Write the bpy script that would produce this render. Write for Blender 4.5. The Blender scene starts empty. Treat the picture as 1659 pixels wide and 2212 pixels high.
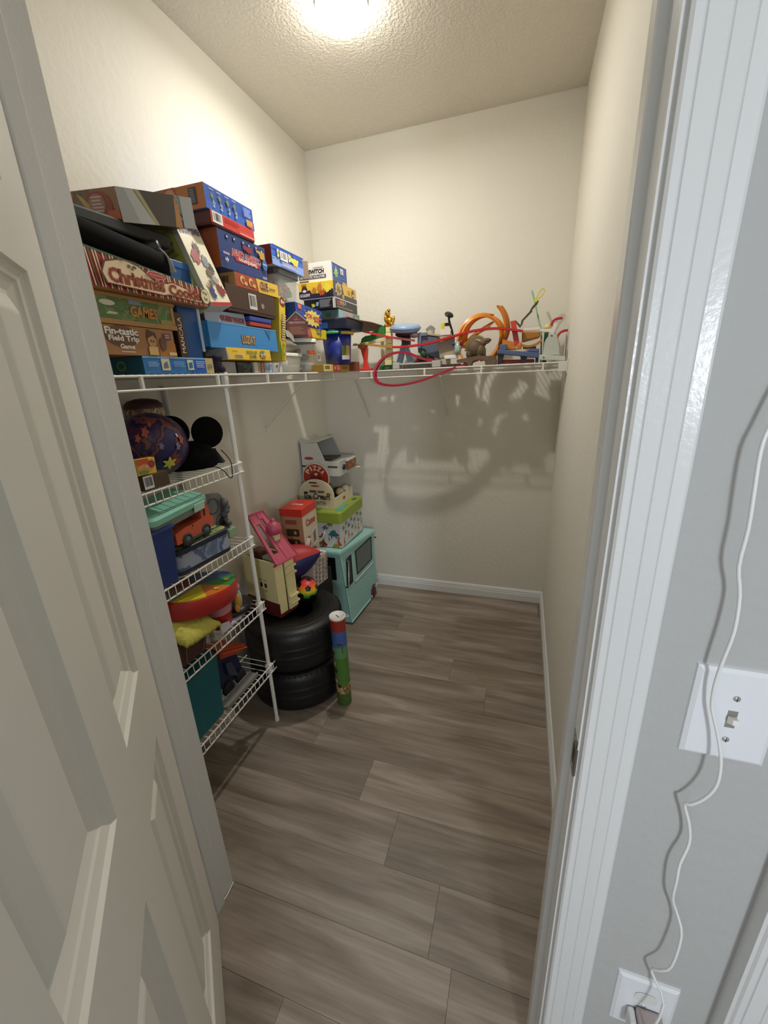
import bpy, math, random
from mathutils import Vector, Matrix, Euler
random.seed(7)
sc = bpy.context.scene
COL = sc.collection
PI = math.pi

# ------------------------------------------------------------------ camera
cam_d = bpy.data.cameras.new('camera'); cam = bpy.data.objects.new('camera', cam_d); COL.objects.link(cam)
_r = Vector((0.95001889, 0.30946552, -0.04117295)); _u = Vector((-0.06060059, 0.3121749, 0.94808987)); _f = Vector((-0.30625428, 0.89820817, -0.31532585))
_m = Matrix((( _r.x, _u.x, -_f.x, 0), (_r.y, _u.y, -_f.y, 0), (_r.z, _u.z, -_f.z, 1.5016), (0, 0, 0, 1)))
cam.matrix_world = _m
cam_d.sensor_fit = 'HORIZONTAL'; cam_d.sensor_width = 36.0
cam_d.lens = 36.0 * 887.96 / 1659.0
cam_d.clip_start = 0.01
sc.camera = cam

# ------------------------------------------------------------------ world, lights, exposure
sc.view_settings.view_transform = 'Standard'; sc.view_settings.look = 'None'
sc.view_settings.gamma = 1.0; sc.view_settings.use_curve_mapping = False
sc.view_settings.exposure = 0.12
W_ = bpy.data.worlds.new('world'); sc.world = W_; W_.use_nodes = True
W_.node_tree.nodes['Background'].inputs[0].default_value = (0.88, 0.93, 1.0, 1)
W_.node_tree.nodes['Background'].inputs[1].default_value = 0.82
GLOBE_W, HALL_W, WIN_W = 10.0, 2.0, 15.0
def lamp(name, typ, loc, energy, color, size=.1, rot=None):
    l = bpy.data.lights.new(name, typ); l.energy = energy; l.color = color
    if typ == 'AREA': l.shape = 'SQUARE'; l.size = size
    else: l.shadow_soft_size = size
    o = bpy.data.objects.new(name, l); o.location = loc
    if rot: o.rotation_euler = rot
    COL.objects.link(o); return o
def aim(o, tgt): o.rotation_euler = (Vector(tgt) - o.location).to_track_quat('-Z', 'Y').to_euler()
hallwin = lamp('hall_window_light', 'AREA', (.75, -1.4, 1.5), WIN_W, (0.86, 0.93, 1.0), .2); aim(hallwin, (.25, .52, 1.1))
hallceil = lamp('hall_ceiling_light', 'POINT', (.55, -.45, 2.55), HALL_W, (.9, .95, 1.0), .06)

# ------------------------------------------------------------------ materials
def lin(h):
    if isinstance(h, str):
        c = [int(h[i:i+2], 16) / 255 for i in (0, 2, 4)]
    else: c = [v / 255 for v in h]
    return tuple((v / 12.92 if v <= .04045 else ((v + .055) / 1.055) ** 2.4) for v in c) + (1,)
MC = {}
def M(h, rough=.5, metal=0, var=0, bump=0, scale=60, spec=.5, trans=0, alpha=1, emis=0, coat=0):
    k = (h, rough, metal, var, bump, scale, spec, trans, alpha, emis, coat)
    if k in MC: return MC[k]
    m = bpy.data.materials.new('mat_%s' % (h if isinstance(h, str) else '%d_%d_%d' % h)); m.use_nodes = True
    nt = m.node_tree; b = nt.nodes['Principled BSDF']
    b.inputs['Base Color'].default_value = lin(h); b.inputs['Roughness'].default_value = rough; b.inputs['Metallic'].default_value = metal
    b.inputs['Specular IOR Level'].default_value = spec; b.inputs['Transmission Weight'].default_value = trans; b.inputs['Alpha'].default_value = alpha
    b.inputs['Coat Weight'].default_value = coat
    if emis: b.inputs['Emission Color'].default_value = lin(h); b.inputs['Emission Strength'].default_value = emis
    if var or bump:
        tc = nt.nodes.new('ShaderNodeTexCoord'); n = nt.nodes.new('ShaderNodeTexNoise'); n.inputs['Scale'].default_value = scale; n.inputs['Detail'].default_value = 4
        nt.links.new(tc.outputs['Object'], n.inputs['Vector'])
        if var:
            hv = nt.nodes.new('ShaderNodeMix'); hv.data_type = 'RGBA'; c = lin(h)
            hv.inputs['A'].default_value = tuple(v * (1 - var) for v in c[:3]) + (1,); hv.inputs['B'].default_value = tuple(min(1, v * (1 + var)) for v in c[:3]) + (1,)
            nt.links.new(n.outputs['Fac'], hv.inputs['Factor']); nt.links.new(hv.outputs['Result'], b.inputs['Base Color'])
        if bump:
            bp = nt.nodes.new('ShaderNodeBump'); bp.inputs['Strength'].default_value = bump; bp.inputs['Distance'].default_value = .003
            nt.links.new(n.outputs['Fac'], bp.inputs['Height']); nt.links.new(bp.outputs['Normal'], b.inputs['Normal'])
    MC[k] = m; return m
def A(cols, scale=30, rough=.45, stretch=(1, 1, 1), kind='noise'):
    """printed cover art: bands of flat colour picked by noise or cells"""
    k = ('art', tuple(cols), scale, rough, stretch, kind)
    if k in MC: return MC[k]
    m = bpy.data.materials.new('print_art'); m.use_nodes = True; nt = m.node_tree; b = nt.nodes['Principled BSDF']; b.inputs['Roughness'].default_value = rough
    tc = nt.nodes.new('ShaderNodeTexCoord'); mp = nt.nodes.new('ShaderNodeMapping'); mp.inputs['Scale'].default_value = stretch
    nt.links.new(tc.outputs['Object'], mp.inputs['Vector'])
    rp = nt.nodes.new('ShaderNodeValToRGB'); rp.color_ramp.interpolation = 'CONSTANT' if kind != 'soft' else 'LINEAR'
    if kind == 'cell':
        n = nt.nodes.new('ShaderNodeTexVoronoi'); n.inputs['Scale'].default_value = scale; out = n.outputs['Color']
    else:
        n = nt.nodes.new('ShaderNodeTexNoise'); n.inputs['Scale'].default_value = scale; n.inputs['Detail'].default_value = 3; out = n.outputs['Fac']
    nt.links.new(mp.outputs[0], n.inputs['Vector']); nt.links.new(out, rp.inputs[0])
    e = rp.color_ramp.elements; n_ = len(cols)
    lo, hi = (.32, .62) if kind != 'cell' else (0, 1)
    e[0].position = 0; e[0].color = lin(cols[0]); e[1].position = lo + (hi - lo) / n_ if n_ > 1 else 1; e[1].color = lin(cols[1 % n_])
    for i in range(2, n_):
        q = e.new(lo + (hi - lo) * i / n_); q.color = lin(cols[i])
    nt.links.new(rp.outputs[0], b.inputs['Base Color']); MC[k] = m; return m
def paint(name, h, rough, bscale, bstr, bdist, gloss=.4, knock=False):
    m = bpy.data.materials.new(name); m.use_nodes = True; nt = m.node_tree; b = nt.nodes['Principled BSDF']
    b.inputs['Base Color'].default_value = lin(h); b.inputs['Roughness'].default_value = rough; b.inputs['Specular IOR Level'].default_value = gloss
    g = nt.nodes.new('ShaderNodeNewGeometry'); n = nt.nodes.new('ShaderNodeTexNoise'); n.inputs['Scale'].default_value = bscale; n.inputs['Detail'].default_value = 3; n.inputs['Roughness'].default_value = .55
    nt.links.new(g.outputs['Position'], n.inputs['Vector'])
    h_ = n.outputs['Fac']
    if knock:
        r = nt.nodes.new('ShaderNodeValToRGB'); r.color_ramp.elements[0].position = .42; r.color_ramp.elements[1].position = .62
        nt.links.new(h_, r.inputs[0]); h_ = r.outputs[0]
    bp = nt.nodes.new('ShaderNodeBump'); bp.inputs['Strength'].default_value = bstr; bp.inputs['Distance'].default_value = bdist
    nt.links.new(h_, bp.inputs['Height']); nt.links.new(bp.outputs['Normal'], b.inputs['Normal'])
    return m
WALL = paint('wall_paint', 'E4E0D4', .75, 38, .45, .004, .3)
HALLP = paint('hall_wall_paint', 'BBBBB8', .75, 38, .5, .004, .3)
CEIL = paint('ceiling_paint', 'E2DCCE', .85, 85, .5, .005, .2, True)
TRIM = paint('trim_paint', 'E6E7E6', .22, 140, .16, .002, .5)
DOORP = paint('door_paint', 'E4E1D8', .42, 220, .08, .001, .4)
def wood_floor():
    m = bpy.data.materials.new('plank_vinyl'); m.use_nodes = True; nt = m.node_tree; b = nt.nodes['Principled BSDF']; b.inputs['Roughness'].default_value = .42; b.inputs['Specular IOR Level'].default_value = .35
    g = nt.nodes.new('ShaderNodeNewGeometry'); oi = nt.nodes.new('ShaderNodeObjectInfo')
    ad = nt.nodes.new('ShaderNodeVectorMath'); ad.operation = 'MULTIPLY_ADD'
    cv = nt.nodes.new('ShaderNodeCombineXYZ')
    for i in range(3): nt.links.new(oi.outputs['Random'], cv.inputs[i])
    nt.links.new(cv.outputs[0], ad.inputs[0]); ad.inputs[1].default_value = (13, 7, 5); nt.links.new(g.outputs['Position'], ad.inputs[2])
    mp = nt.nodes.new('ShaderNodeMapping'); mp.inputs['Scale'].default_value = (1.2, 9, 1); nt.links.new(ad.outputs[0], mp.inputs['Vector'])
    n = nt.nodes.new('ShaderNodeTexNoise'); n.inputs['Scale'].default_value = 1.6; n.inputs['Detail'].default_value = 5; n.inputs['Distortion'].default_value = .8
    nt.links.new(mp.outputs[0], n.inputs['Vector'])
    mp2 = nt.nodes.new('ShaderNodeMapping'); mp2.inputs['Scale'].default_value = (3, 70, 1); nt.links.new(ad.outputs[0], mp2.inputs['Vector'])
    n2 = nt.nodes.new('ShaderNodeTexNoise'); n2.inputs['Scale'].default_value = 1.5; n2.inputs['Detail'].default_value = 6; n2.inputs['Distortion'].default_value = .4
    nt.links.new(mp2.outputs[0], n2.inputs['Vector'])
    r = nt.nodes.new('ShaderNodeValToRGB'); e = r.color_ramp.elements
    e[0].position = .30; e[0].color = lin('75685B'); e[1].position = .70; e[1].color = lin('A3978B'); q = e.new(.48); q.color = lin('8A7D70')
    nt.links.new(n.outputs['Fac'], r.inputs[0])
    mx = nt.nodes.new('ShaderNodeMix'); mx.data_type = 'RGBA'; mx.blend_type = 'OVERLAY'; mx.inputs['Factor'].default_value = .35
    nt.links.new(r.outputs[0], mx.inputs['A']); nt.links.new(n2.outputs['Fac'], mx.inputs['B'])
    hs = nt.nodes.new('ShaderNodeHueSaturation'); mr = nt.nodes.new('ShaderNodeMapRange'); mr.inputs['To Min'].default_value = .86; mr.inputs['To Max'].default_value = 1.12
    nt.links.new(oi.outputs['Random'], mr.inputs[0]); nt.links.new(mr.outputs[0], hs.inputs['Value']); nt.links.new(mx.outputs['Result'], hs.inputs['Color'])
    nt.links.new(hs.outputs[0], b.inputs['Base Color'])
    bp = nt.nodes.new('ShaderNodeBump'); bp.inputs['Strength'].default_value = .15; bp.inputs['Distance'].default_value = .001
    nt.links.new(n2.outputs['Fac'], bp.inputs['Height']); nt.links.new(bp.outputs['Normal'], b.inputs['Normal'])
    return m
PLANK = wood_floor()
WIREM = M('E6E3DA', .35)
WHITE = M('F2F0EA', .4); BLACK = M('0C0C0D', .45)

# ------------------------------------------------------------------ mesh builder
class MB:
    def __init__(s): s.v = []; s.f = []; s.m = []; s.sm = []
    def add(s, vs, fs, m=0, smooth=False):
        o = len(s.v); s.v += [tuple(v) for v in vs]
        for f in fs: s.f.append(tuple(i + o for i in f)); s.sm.append(smooth)
        s.m += m if isinstance(m, list) else [m] * len(fs)
        return s
    def box(s, a, b, m=0):
        x0, y0, z0 = a; x1, y1, z1 = b
        return s.add([(x0,y0,z0),(x1,y0,z0),(x1,y1,z0),(x0,y1,z0),(x0,y0,z1),(x1,y0,z1),(x1,y1,z1),(x0,y1,z1)],
                     [(0,4,7,3),(1,2,6,5),(0,1,5,4),(2,3,7,6),(0,3,2,1),(4,5,6,7)], m)   # -x +x -y +y -z +z
    def hexa(s, p, m=0):   # eight corners in the box order
        return s.add(p, [(0,4,7,3),(1,2,6,5),(0,1,5,4),(2,3,7,6),(0,3,2,1),(4,5,6,7)], m)
    def poly(s, pts, m=0): return s.add(pts, [tuple(range(len(pts)))], m)
    def loft(s, rings, m=0, smooth=False, caps=True, closed=True):
        n = len(rings[0]); vs = [p for r in rings for p in r]; fs = []
        for k in range(len(rings) - 1):
            for i in range(n if closed else n - 1):
                j = (i + 1) % n; fs.append((k*n+i, k*n+j, (k+1)*n+j, (k+1)*n+i))
        s.add(vs, fs, m, smooth)
        if caps:
            s.add(rings[0], [tuple(reversed(range(n)))], m if not isinstance(m, list) else 0); s.add(rings[-1], [tuple(range(n))], m if not isinstance(m, list) else 0)
        return s
    def prism(s, out, ax, a, b, m=0):   # outline in the two other axes, counter-clockwise as (y,z) (x,z) (x,y)
        def P(q, t): return (t, q[0], q[1]) if ax == 0 else (q[0], t, q[1]) if ax == 1 else (q[0], q[1], t)
        r0 = [P(q, a) for q in out]; r1 = [P(q, b) for q in out]
        if ax == 1: r0, r1 = r1, r0
        return s.loft([r0, r1], m)
    def tube(s, path, r, n=6, m=0, smooth=True, caps=True, closed=False):
        P = [Vector(p) for p in path]; rs = r if isinstance(r, (list, tuple)) else [r] * len(P); rings = []; up = None
        for i, p in enumerate(P):
            t = ((P[(i+1) % len(P)] - P[i-1]) if closed else (P[min(i+1, len(P)-1)] - P[max(i-1, 0)])).normalized()
            if up is None: up = Vector((0, 0, 1)) if abs(t.z) < .9 else Vector((1, 0, 0))
            a = t.cross(up).normalized(); b = a.cross(t).normalized(); up = b
            rings.append([p + rs[i] * (math.cos(2*PI*k/n) * a + math.sin(2*PI*k/n) * b) for k in range(n)])
        if closed: rings.append(rings[0]); caps = False
        return s.loft([list(reversed(q)) for q in rings], m, smooth, caps)
    def ribbon(s, path, wv, th, m=0):
        P = [Vector(p) for p in path]; wv = Vector(wv); rings = []
        for i, p in enumerate(P):
            t = (P[min(i+1, len(P)-1)] - P[max(i-1, 0)]).normalized(); nn = wv.normalized().cross(t).normalized() * th
            rings.append([p - wv/2 - nn/2, p + wv/2 - nn/2, p + wv/2 + nn/2, p - wv/2 + nn/2])
        return s.loft(rings, m)
    def lathe(s, prof, c=(0,0,0), n=24, m=0, smooth=True, ax=None, caps=True):
        q = Vector((0,0,1)).rotation_difference(Vector(ax)) if ax else None
        rings = []
        for r, z in prof:
            ring = []
            for k in range(n):
                v = Vector((max(r, 1e-5) * math.cos(2*PI*k/n), max(r, 1e-5) * math.sin(2*PI*k/n), z))
                if q: v = q @ v
                ring.append(v + Vector(c))
            rings.append(ring)
        return s.loft(rings, m, smooth, caps)
    def ball(s, c, r, m=0, nu=16, nv=10, rot=None):
        r = Vector(r) if not isinstance(r, (int, float)) else Vector((r, r, r)); rings = []
        for j in range(nv + 1):
            th = PI * j / nv; ring = []
            for i in range(nu):
                ph = 2*PI*i/nu; v = Vector((math.sin(th)*math.cos(ph)*r.x + 1e-6*math.cos(ph), math.sin(th)*math.sin(ph)*r.y + 1e-6*math.sin(ph), -math.cos(th)*r.z))
                if rot: v = rot @ v
                ring.append(v + Vector(c))
            rings.append(ring)
        return s.loft(rings, m, True, False)
    def build(s, name, mats, parent=None, world=True, bevel=0, kind=None, label=None):
        me = bpy.data.meshes.new(name); o = bpy.data.objects.new(name, me)
        vs = s.v
        if parent is not None:
            W[o] = W[parent]
            if world: inv = W[parent].inverted(); vs = [inv @ Vector(v) for v in vs]
            o.parent = parent
        else:
            if world == 'base':
                xs = [v[0] for v in vs]; ys = [v[1] for v in vs]; zs = [v[2] for v in vs]
                b = Vector(((min(xs)+max(xs))/2, (min(ys)+max(ys))/2, min(zs))); vs = [Vector(v) - b for v in vs]; o.location = b; W[o] = Matrix.Translation(b)
            else: W[o] = Matrix.Identity(4)
        me.from_pydata([tuple(v) for v in vs], [], s.f)
        for m in (mats if isinstance(mats, (list, tuple)) else [mats]): me.materials.append(m)
        me.polygons.foreach_set('material_index', s.m); me.polygons.foreach_set('use_smooth', s.sm); me.update()
        COL.objects.link(o)
        if bevel:
            bv = o.modifiers.new('bevel', 'BEVEL'); bv.width = bevel; bv.segments = 2; bv.limit_method = 'ANGLE'
        if kind: o['kind'] = kind
        if label: o['label'] = label
        return o
W = {}
def thing(name, label, cat, loc, rot=(0, 0, 0), group=None):
    o = bpy.data.objects.new(name, None); o.empty_display_size = .03; o.location = loc; o.rotation_euler = rot; COL.objects.link(o)
    o['label'] = label; o['category'] = cat
    if group: o['group'] = group
    W[o] = Matrix.LocRotScale(Vector(loc), Euler(rot), None); return o
def tag(o, label, cat, group=None, kind=None):
    o['label'] = label; o['category'] = cat
    if group: o['group'] = group
    if kind: o['kind'] = kind
    return o
def dup(o, parent, off):
    c = o.copy(); c.parent = parent; c.location = o.location + Vector(off); COL.objects.link(c); W[c] = W[o]; return c
def rr(cx, cy, wx, wy, r, z, n=5):
    out = []
    for sx, sy, a in ((1,1,0), (-1,1,90), (-1,-1,180), (1,-1,270)):
        for k in range(n + 1):
            t = math.radians(a + 90 * k / n); out.append((cx + sx*(wx/2 - r) + r*math.cos(t), cy + sy*(wy/2 - r) + r*math.sin(t), z))
    return out
def arc(cx, cz, r, a0, a1, n=10, rz=None): return [(cx + r*math.cos(math.radians(a0 + (a1-a0)*k/n)), cz + (rz or r)*math.sin(math.radians(a0 + (a1-a0)*k/n))) for k in range(n + 1)]
TX = {}
def text_mesh(body, bold, shear, space=1.0):
    k = (body, bold, shear, space)
    if k not in TX:
        cu = bpy.data.curves.new('font_curve', 'FONT'); cu.body = body; cu.size = 1; cu.offset = bold; cu.shear = shear; cu.resolution_u = 2; cu.space_character = space
        ob = bpy.data.objects.new('font_tmp', cu); COL.objects.link(ob); dg = bpy.context.evaluated_depsgraph_get(); dg.update()
        me = ob.evaluated_get(dg).to_mesh(); v = [tuple(q.co) for q in me.vertices]; f = [tuple(p.vertices) for p in me.polygons]
        ob.evaluated_get(dg).to_mesh_clear(); bpy.data.objects.remove(ob); bpy.data.curves.remove(cu)
        xs = [q[0] for q in v]; ys = [q[1] for q in v]; TX[k] = (v, f, min(xs), max(xs), min(ys), max(ys))
    return TX[k]
class Print:
    """flat print on one face of a part: u runs right, v up, in 0..1"""
    def __init__(s, parent, o, U, V, world=False):
        s.p = parent; s.o = Vector(o); s.U = Vector(U); s.V = Vector(V); s.n = s.U.cross(s.V).normalized(); s.a = MB(); s.t = MB(); s.am = []; s.tm = []; s.k = 0; s.world = world
    def P(s, u, v): return s.o + s.U * u + s.V * v + s.n * (.0007 + .00025 * s.k)
    def mi(s, L, m):
        if m not in L: L.append(m)
        return L.index(m)
    def poly(s, pts, m): s.k += 1; s.a.poly([s.P(*q) for q in pts], s.mi(s.am, m)); return s
    def rect(s, u0, v0, u1, v1, m): return s.poly([(u0,v0),(u1,v0),(u1,v1),(u0,v1)], m)
    def ell(s, u, v, ru, rv, m, n=18, a0=0, a1=360): return s.poly([(u + ru*math.cos(math.radians(a0+(a1-a0)*k/n)), v + rv*math.sin(math.radians(a0+(a1-a0)*k/n))) for k in range(n if a1-a0 == 360 else n+1)], m)
    def star(s, u, v, ru, rv, n, m, inner=.6, jit=0):
        pts = []
        for k in range(2*n):
            q = (1 if k % 2 == 0 else inner) * (1 + random.uniform(-jit, jit)); t = 2*PI*k/(2*n) + .2; pts.append((u + ru*q*math.cos(t), v + rv*q*math.sin(t)))
        return s.poly(pts, m)
    def bars(s, u0, v0, u1, v1, bg=None, n=11):
        s.rect(u0, v0, u1, v1, bg or WHITE); w = (u1 - u0) * .8 / (2*n); s.k += 1
        for i in range(n): a = u0 + (u1-u0)*.1 + 2*i*w; b = a + w*random.choice((.7, 1.2, 1.5)); s.a.poly([s.P(*q) for q in [(a, v0+(v1-v0)*.2), (b, v0+(v1-v0)*.2), (b, v1-(v1-v0)*.1), (a, v1-(v1-v0)*.1)]], s.mi(s.am, BLACK))
        return s
    def lines(s, u0, v0, u1, v1, n, m):
        s.k += 1
        for i in range(n): a = v1 - (v1-v0)*(i+.2)/n; b = v1 - (v1-v0)*(i+.7)/n; e = u1 - (u1-u0)*random.uniform(0, .25); s.a.poly([s.P(*q) for q in [(u0,b),(e,b),(e,a),(u0,a)]], s.mi(s.am, m))
        return s
    def text(s, body, u0, v0, u1, v1, m, bold=.02, shear=0, arcv=0, flip=False, vert=False, outline=None):
        if outline: s.text(body, u0-.006, v0-.01, u1+.006, v1+.01, outline, bold=bold+.05, shear=shear, arcv=arcv, flip=flip, vert=vert)
        v, f, x0, x1, y0, y1 = text_mesh(body, bold, shear); s.k += 1; pts = []
        for q in v:
            a = (q[0]-x0)/(x1-x0); b = (q[1]-y0)/(y1-y0)
            if flip: a, b = 1 - a, 1 - b
            if vert: a, b = 1 - b, a
            pts.append(s.P(u0 + (u1-u0)*a, v0 + (v1-v0)*b + arcv*math.sin(PI*a)))
        s.t.add(pts, f, s.mi(s.tm, m)); return s
    def done(s, name='printed_cover'):
        if s.a.f: s.a.build(name, s.am, s.p, s.world)
        if s.t.f: s.t.build('lettering', s.tm, s.p, s.world)
class GBox: pass
def gbox(name, label, cat, xf, y0, y1, z0, z1, dep, cols, rot=(0,0,0), group=None, base=True, drop=0, lip=.12, yc=None):
    """board-game box: lid over a tray, front face towards +x"""
    w, h = y1 - y0, z1 - z0; g = GBox(); g.dep, g.w, g.h = dep, w, h
    t = thing(name, label, cat, (xf - dep/2, (y0+y1)/2, z0), rot, group); g.t = t
    fr, en, top, ba = cols; a, b = dep/2, w/2; zl = h * lip if base else 0
    lid = MB(); P = [(-a,-b,zl),(a,-b,zl),(a,b,zl),(-a,b,zl),(-a,-b,h),(a,-b,h),(a,b,h-drop),(-a,b,h-drop)]
    lid.hexa(P, [1, 0, 1, 1, 2, 2]); lid.build('lid' if base else 'carton', [fr, en, top], t, False, bevel=.0012)
    if base: MB().box((-a+.0015,-b+.0015,0), (a-.0015,b-.0015,zl+.001), 0).build('tray', [ba], t, False, bevel=.0008)
    g.F = lambda: Print(t, (a,-b,0), (0,w,0), (0,0,h))
    g.E = lambda: Print(t, (-a,-b,0), (dep,0,0), (0,0,h))
    g.T = lambda: Print(t, (-a,-b,h), (dep,0,0), (0,w,0))
    return g

# ================================================================== THE SETTING
XL, XR, YB, H = -1.2855, .1957, 2.635, 2.743
YF, YI = .525, .655           # hall face and closet face of the wall with the doorway
JL, JR = -.7817, .107
def struct(mb, name, mats, **k): o = mb.build(name, mats, **k); o['kind'] = 'structure'; return o
fl = struct(MB().box((-2.2,-2.4,-.06), (2.2,2.75,-.0045)), 'floor', [M('4A4238', .9)])
rows = {.48:-.49+.40, .658:-.155, .836:-.338, 1.014:-.496, 1.192:-.778, 1.37:-.95, 1.548:-.09, 1.726:-.28, 1.904:-.48, 2.082:-.665, 2.26:-.87, 2.438:-1.05, .302:-.49, .124:.31}
ys = [.48 + .178*k for k in range(-14, 13)]
for y in ys:
    k = round(y, 3); bx = rows.get(k, random.uniform(-.6, .6)); L = 1.22
    x = bx - 2*L
    while x < 1.6:
        a, b = max(x, -1.75), min(x + L, 1.75)
        if b - a > .05 and y < 2.63 and not (y > YI and (b < XL or a > XR)):
            if y > YI: a, b = max(a, XL - .0), min(b, XR)
            yy1 = min(y + .178, YB)
            cx, cy = (a+b)/2, (y+yy1)/2; wx, wy = (b-a)/2 - .0003, (yy1-y)/2 - .0003
            mb = MB(); c = .0004
            mb.loft([[(cx-wx,cy-wy,-.004),(cx+wx,cy-wy,-.004),(cx+wx,cy+wy,-.004),(cx-wx,cy+wy,-.004)], [(cx-wx,cy-wy,-c),(cx+wx,cy-wy,-c),(cx+wx,cy+wy,-c),(cx-wx,cy+wy,-c)], [(cx-wx+c,cy-wy+c,0),(cx+wx-c,cy-wy+c,0),(cx+wx-c,cy+wy-c,0),(cx-wx+c,cy+wy-c,0)]])
            mb.build('plank', [PLANK], fl)
        x += L
struct(MB().box((XL-.11,YI,0), (XL,YB+.11,H)), 'wall_left', [WALL])
struct(MB().box((XL-.11,YB,0), (XR+.11,YB+.11,H)), 'wall_back', [WALL])
struct(MB().box((XR,YI,0), (XR+.11,YB,H)), 'wall_right', [WALL])
DT = 2.45
wf = MB().box((-1.7,YF,0), (JL-.012,YI,H)).box((JR+.012,YF,0), (1.75,YI,H)).box((JL-.012,YF,DT+.012), (JR+.012,YI,H))
wf.m = [1 if k % 6 == 2 else 0 for k in range(len(wf.f))]
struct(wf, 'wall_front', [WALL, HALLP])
struct(MB().box((-1.75,-2.4,H), (1.75,YB+.11,H+.06)), 'ceiling', [CEIL])
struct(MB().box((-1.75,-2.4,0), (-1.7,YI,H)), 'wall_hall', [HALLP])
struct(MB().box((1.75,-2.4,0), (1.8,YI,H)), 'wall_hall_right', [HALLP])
# baseboards with a stepped profile
BP = [(0,0), (.013,0), (.013,.045), (.011,.048), (.011,.058), (.009,.061), (.009,.070), (.005,.079), (.002,.083), (0,.083)]
struct(MB().prism([(YB-a, b) for a, b in reversed(BP)], 0, XL, XR), 'baseboard_back', [TRIM])
struct(MB().prism([(XR-a, b) for a, b in BP], 1, YI, YB), 'baseboard_right', [TRIM])
struct(MB().prism([(XL+a, b) for a, b in reversed(BP)], 1, YI, YB), 'baseboard_left', [TRIM])
struct(MB().prism([(YF-a, b) for a, b in reversed(BP)], 0, JR+.07, .36), 'baseboard_hall', [TRIM])
# jambs with door stops
def jamb(name, x, sgn):
    j = struct(MB().box((min(x, x-sgn*.0125),YF-.001,0), (max(x, x-sgn*.0125),YI+.001,DT)), name, [TRIM])
    MB().loft([[(x,.572,z),(x+sgn*.009,.572,z),(x+sgn*.0105,.575,z),(x+sgn*.0105,.603,z),(x+sgn*.006,.607,z),(x,.607,z)][::sgn] for z in (0, DT)]).build('door_stop', [TRIM], j)
    return j
jr = jamb('trim_1', JR, -1); jl = jamb('trim_2', JL, 1)
hd = struct(MB().box((JL,YF-.001,DT-.0005), (JR,YI+.001,DT+.0125)), 'trim_3', [TRIM])
# stepped casing on the hall face
CP = [(0,0), (0,.009), (.003,.0115), (.010,.0118), (.0113,.0098), (.0126,.0120), (.029,.0138), (.0303,.0120), (.0316,.0138), (.045,.0158), (.0463,.0142), (.0476,.0158), (.0605,.0165), (.0635,.0140), (.0635,0)]
struct(MB().loft([[(JR+.005+a, YF-b, z) for a, b in CP] for z in (0, DT+.06)]), 'trim_4', [TRIM])
struct(MB().loft([[(JL-.005-a, YF-b, z) for a, b in reversed(CP)] for z in (0, DT+.06)]), 'trim_5', [TRIM])
struct(MB().box((JL-.0685,YF-.017,DT+.005), (JR+.0685,YF,DT+.0685)), 'trim_6', [TRIM])
struct(MB().loft([[(.362+a, YF-b*1.25, z) for a, b in [(0,0),(0,.02)]+[(q+.004,d+.012) for q, d in reversed(CP[1:-2])][::-1]+[(.07,.022),(.07,0)]] for z in (0, DT+.06)]), 'trim_7', [TRIM])
# strike plate
sp = MB().box((JR-.0015,.530,.905), (JR+.0002,.556,.975)).box((JR-.001,.5225,.915), (JR+.001,.531,.965))
spo = sp.build('strike_plate', [M('9A9890', .3, .9)], jr)
MB().box((JR-.0019,.536,.925), (JR-.0014,.549,.955)).build('latch_hole', [BLACK], spo)
ms = MB()
for z in (.914, .966): ms.lathe([(.0035,0),(.003,.0012),(.0001,.0015)], (JR-.0015,.543,z), 8, ax=(-1,0,0))
ms.build('screw', [M('C8C5BC', .25, .9)], spo)
# caulk thread at the foot of the left jamb
MB().tube([(JL+.003,.655,.004),(JL+.006,.62,.003),(JL+.004,.59,.004),(JL+.008,.565,.003)], .0022, 5).build('caulk_bead', [M('F4F2EC', .6)], jl)
# nail scar on back wall
# ------------------------------------------------ the open six-panel door
P0 = Vector((-.766,.568,0)); DD = Vector((.688,-.725,0)).normalized(); DN = Vector((.725,.688,0)).normalized()
def dp(s, z, d=0): return P0 + DD*s + DN*d + Vector((0,0,z))
door = bpy.data.objects.new('door_1', None); COL.objects.link(door); door['kind'] = 'structure'; W[door] = Matrix.Translation(P0); door.location = P0; door.empty_display_size = .05
def dbox(mb, s0, s1, z0, z1, d0, d1, m=0):
    mb.add([dp(s0,z0,d0),dp(s1,z0,d0),dp(s1,z0,d1),dp(s0,z0,d1),dp(s0,z1,d0),dp(s1,z1,d0),dp(s1,z1,d1),dp(s0,z1,d1)], [(0,4,7,3),(1,2,6,5),(0,1,5,4),(2,3,7,6),(0,3,2,1),(4,5,6,7)], m)
S0, S1, Z0, Z1 = .02, .86, .012, 2.435
cols_ = [(.14,.335),(.45,.665)]; rws = [(.195,.825),(.985,1.66),(1.765,2.315)]
sk = MB(); dbox(sk, S0, S1, Z0, Z1, -.035, -.0235)
for a, b in ((S0,.14),(.335,.45),(.665,S1)): dbox(sk, a, b, Z0, Z1, -.0235, 0)
for (a, b) in cols_:
    for c, d in ((Z0,.195),(.825,.985),(1.66,1.765),(2.315,Z1)): dbox(sk, a, b, c, d, -.0235, 0)
sk.build('door_slab', [DOORP], door)
prof = [(0,0),(.003,-.006),(.015,-.0115),(.017,-.0145),(.031,-.0225),(.037,-.0225),(.041,-.0190),(.060,-.0085),(.064,-.0075)]
for (a, b) in cols_:
    for (c, d) in rws:
        mb = MB(); rings = [[dp(a+o,c+o,h),dp(b-o,c+o,h),dp(b-o,d-o,h),dp(a+o,d-o,h)] for o, h in prof]
        mb.loft(rings, caps=False); mb.poly(rings[-1]); mb.build('panel', [DOORP], door)
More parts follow.
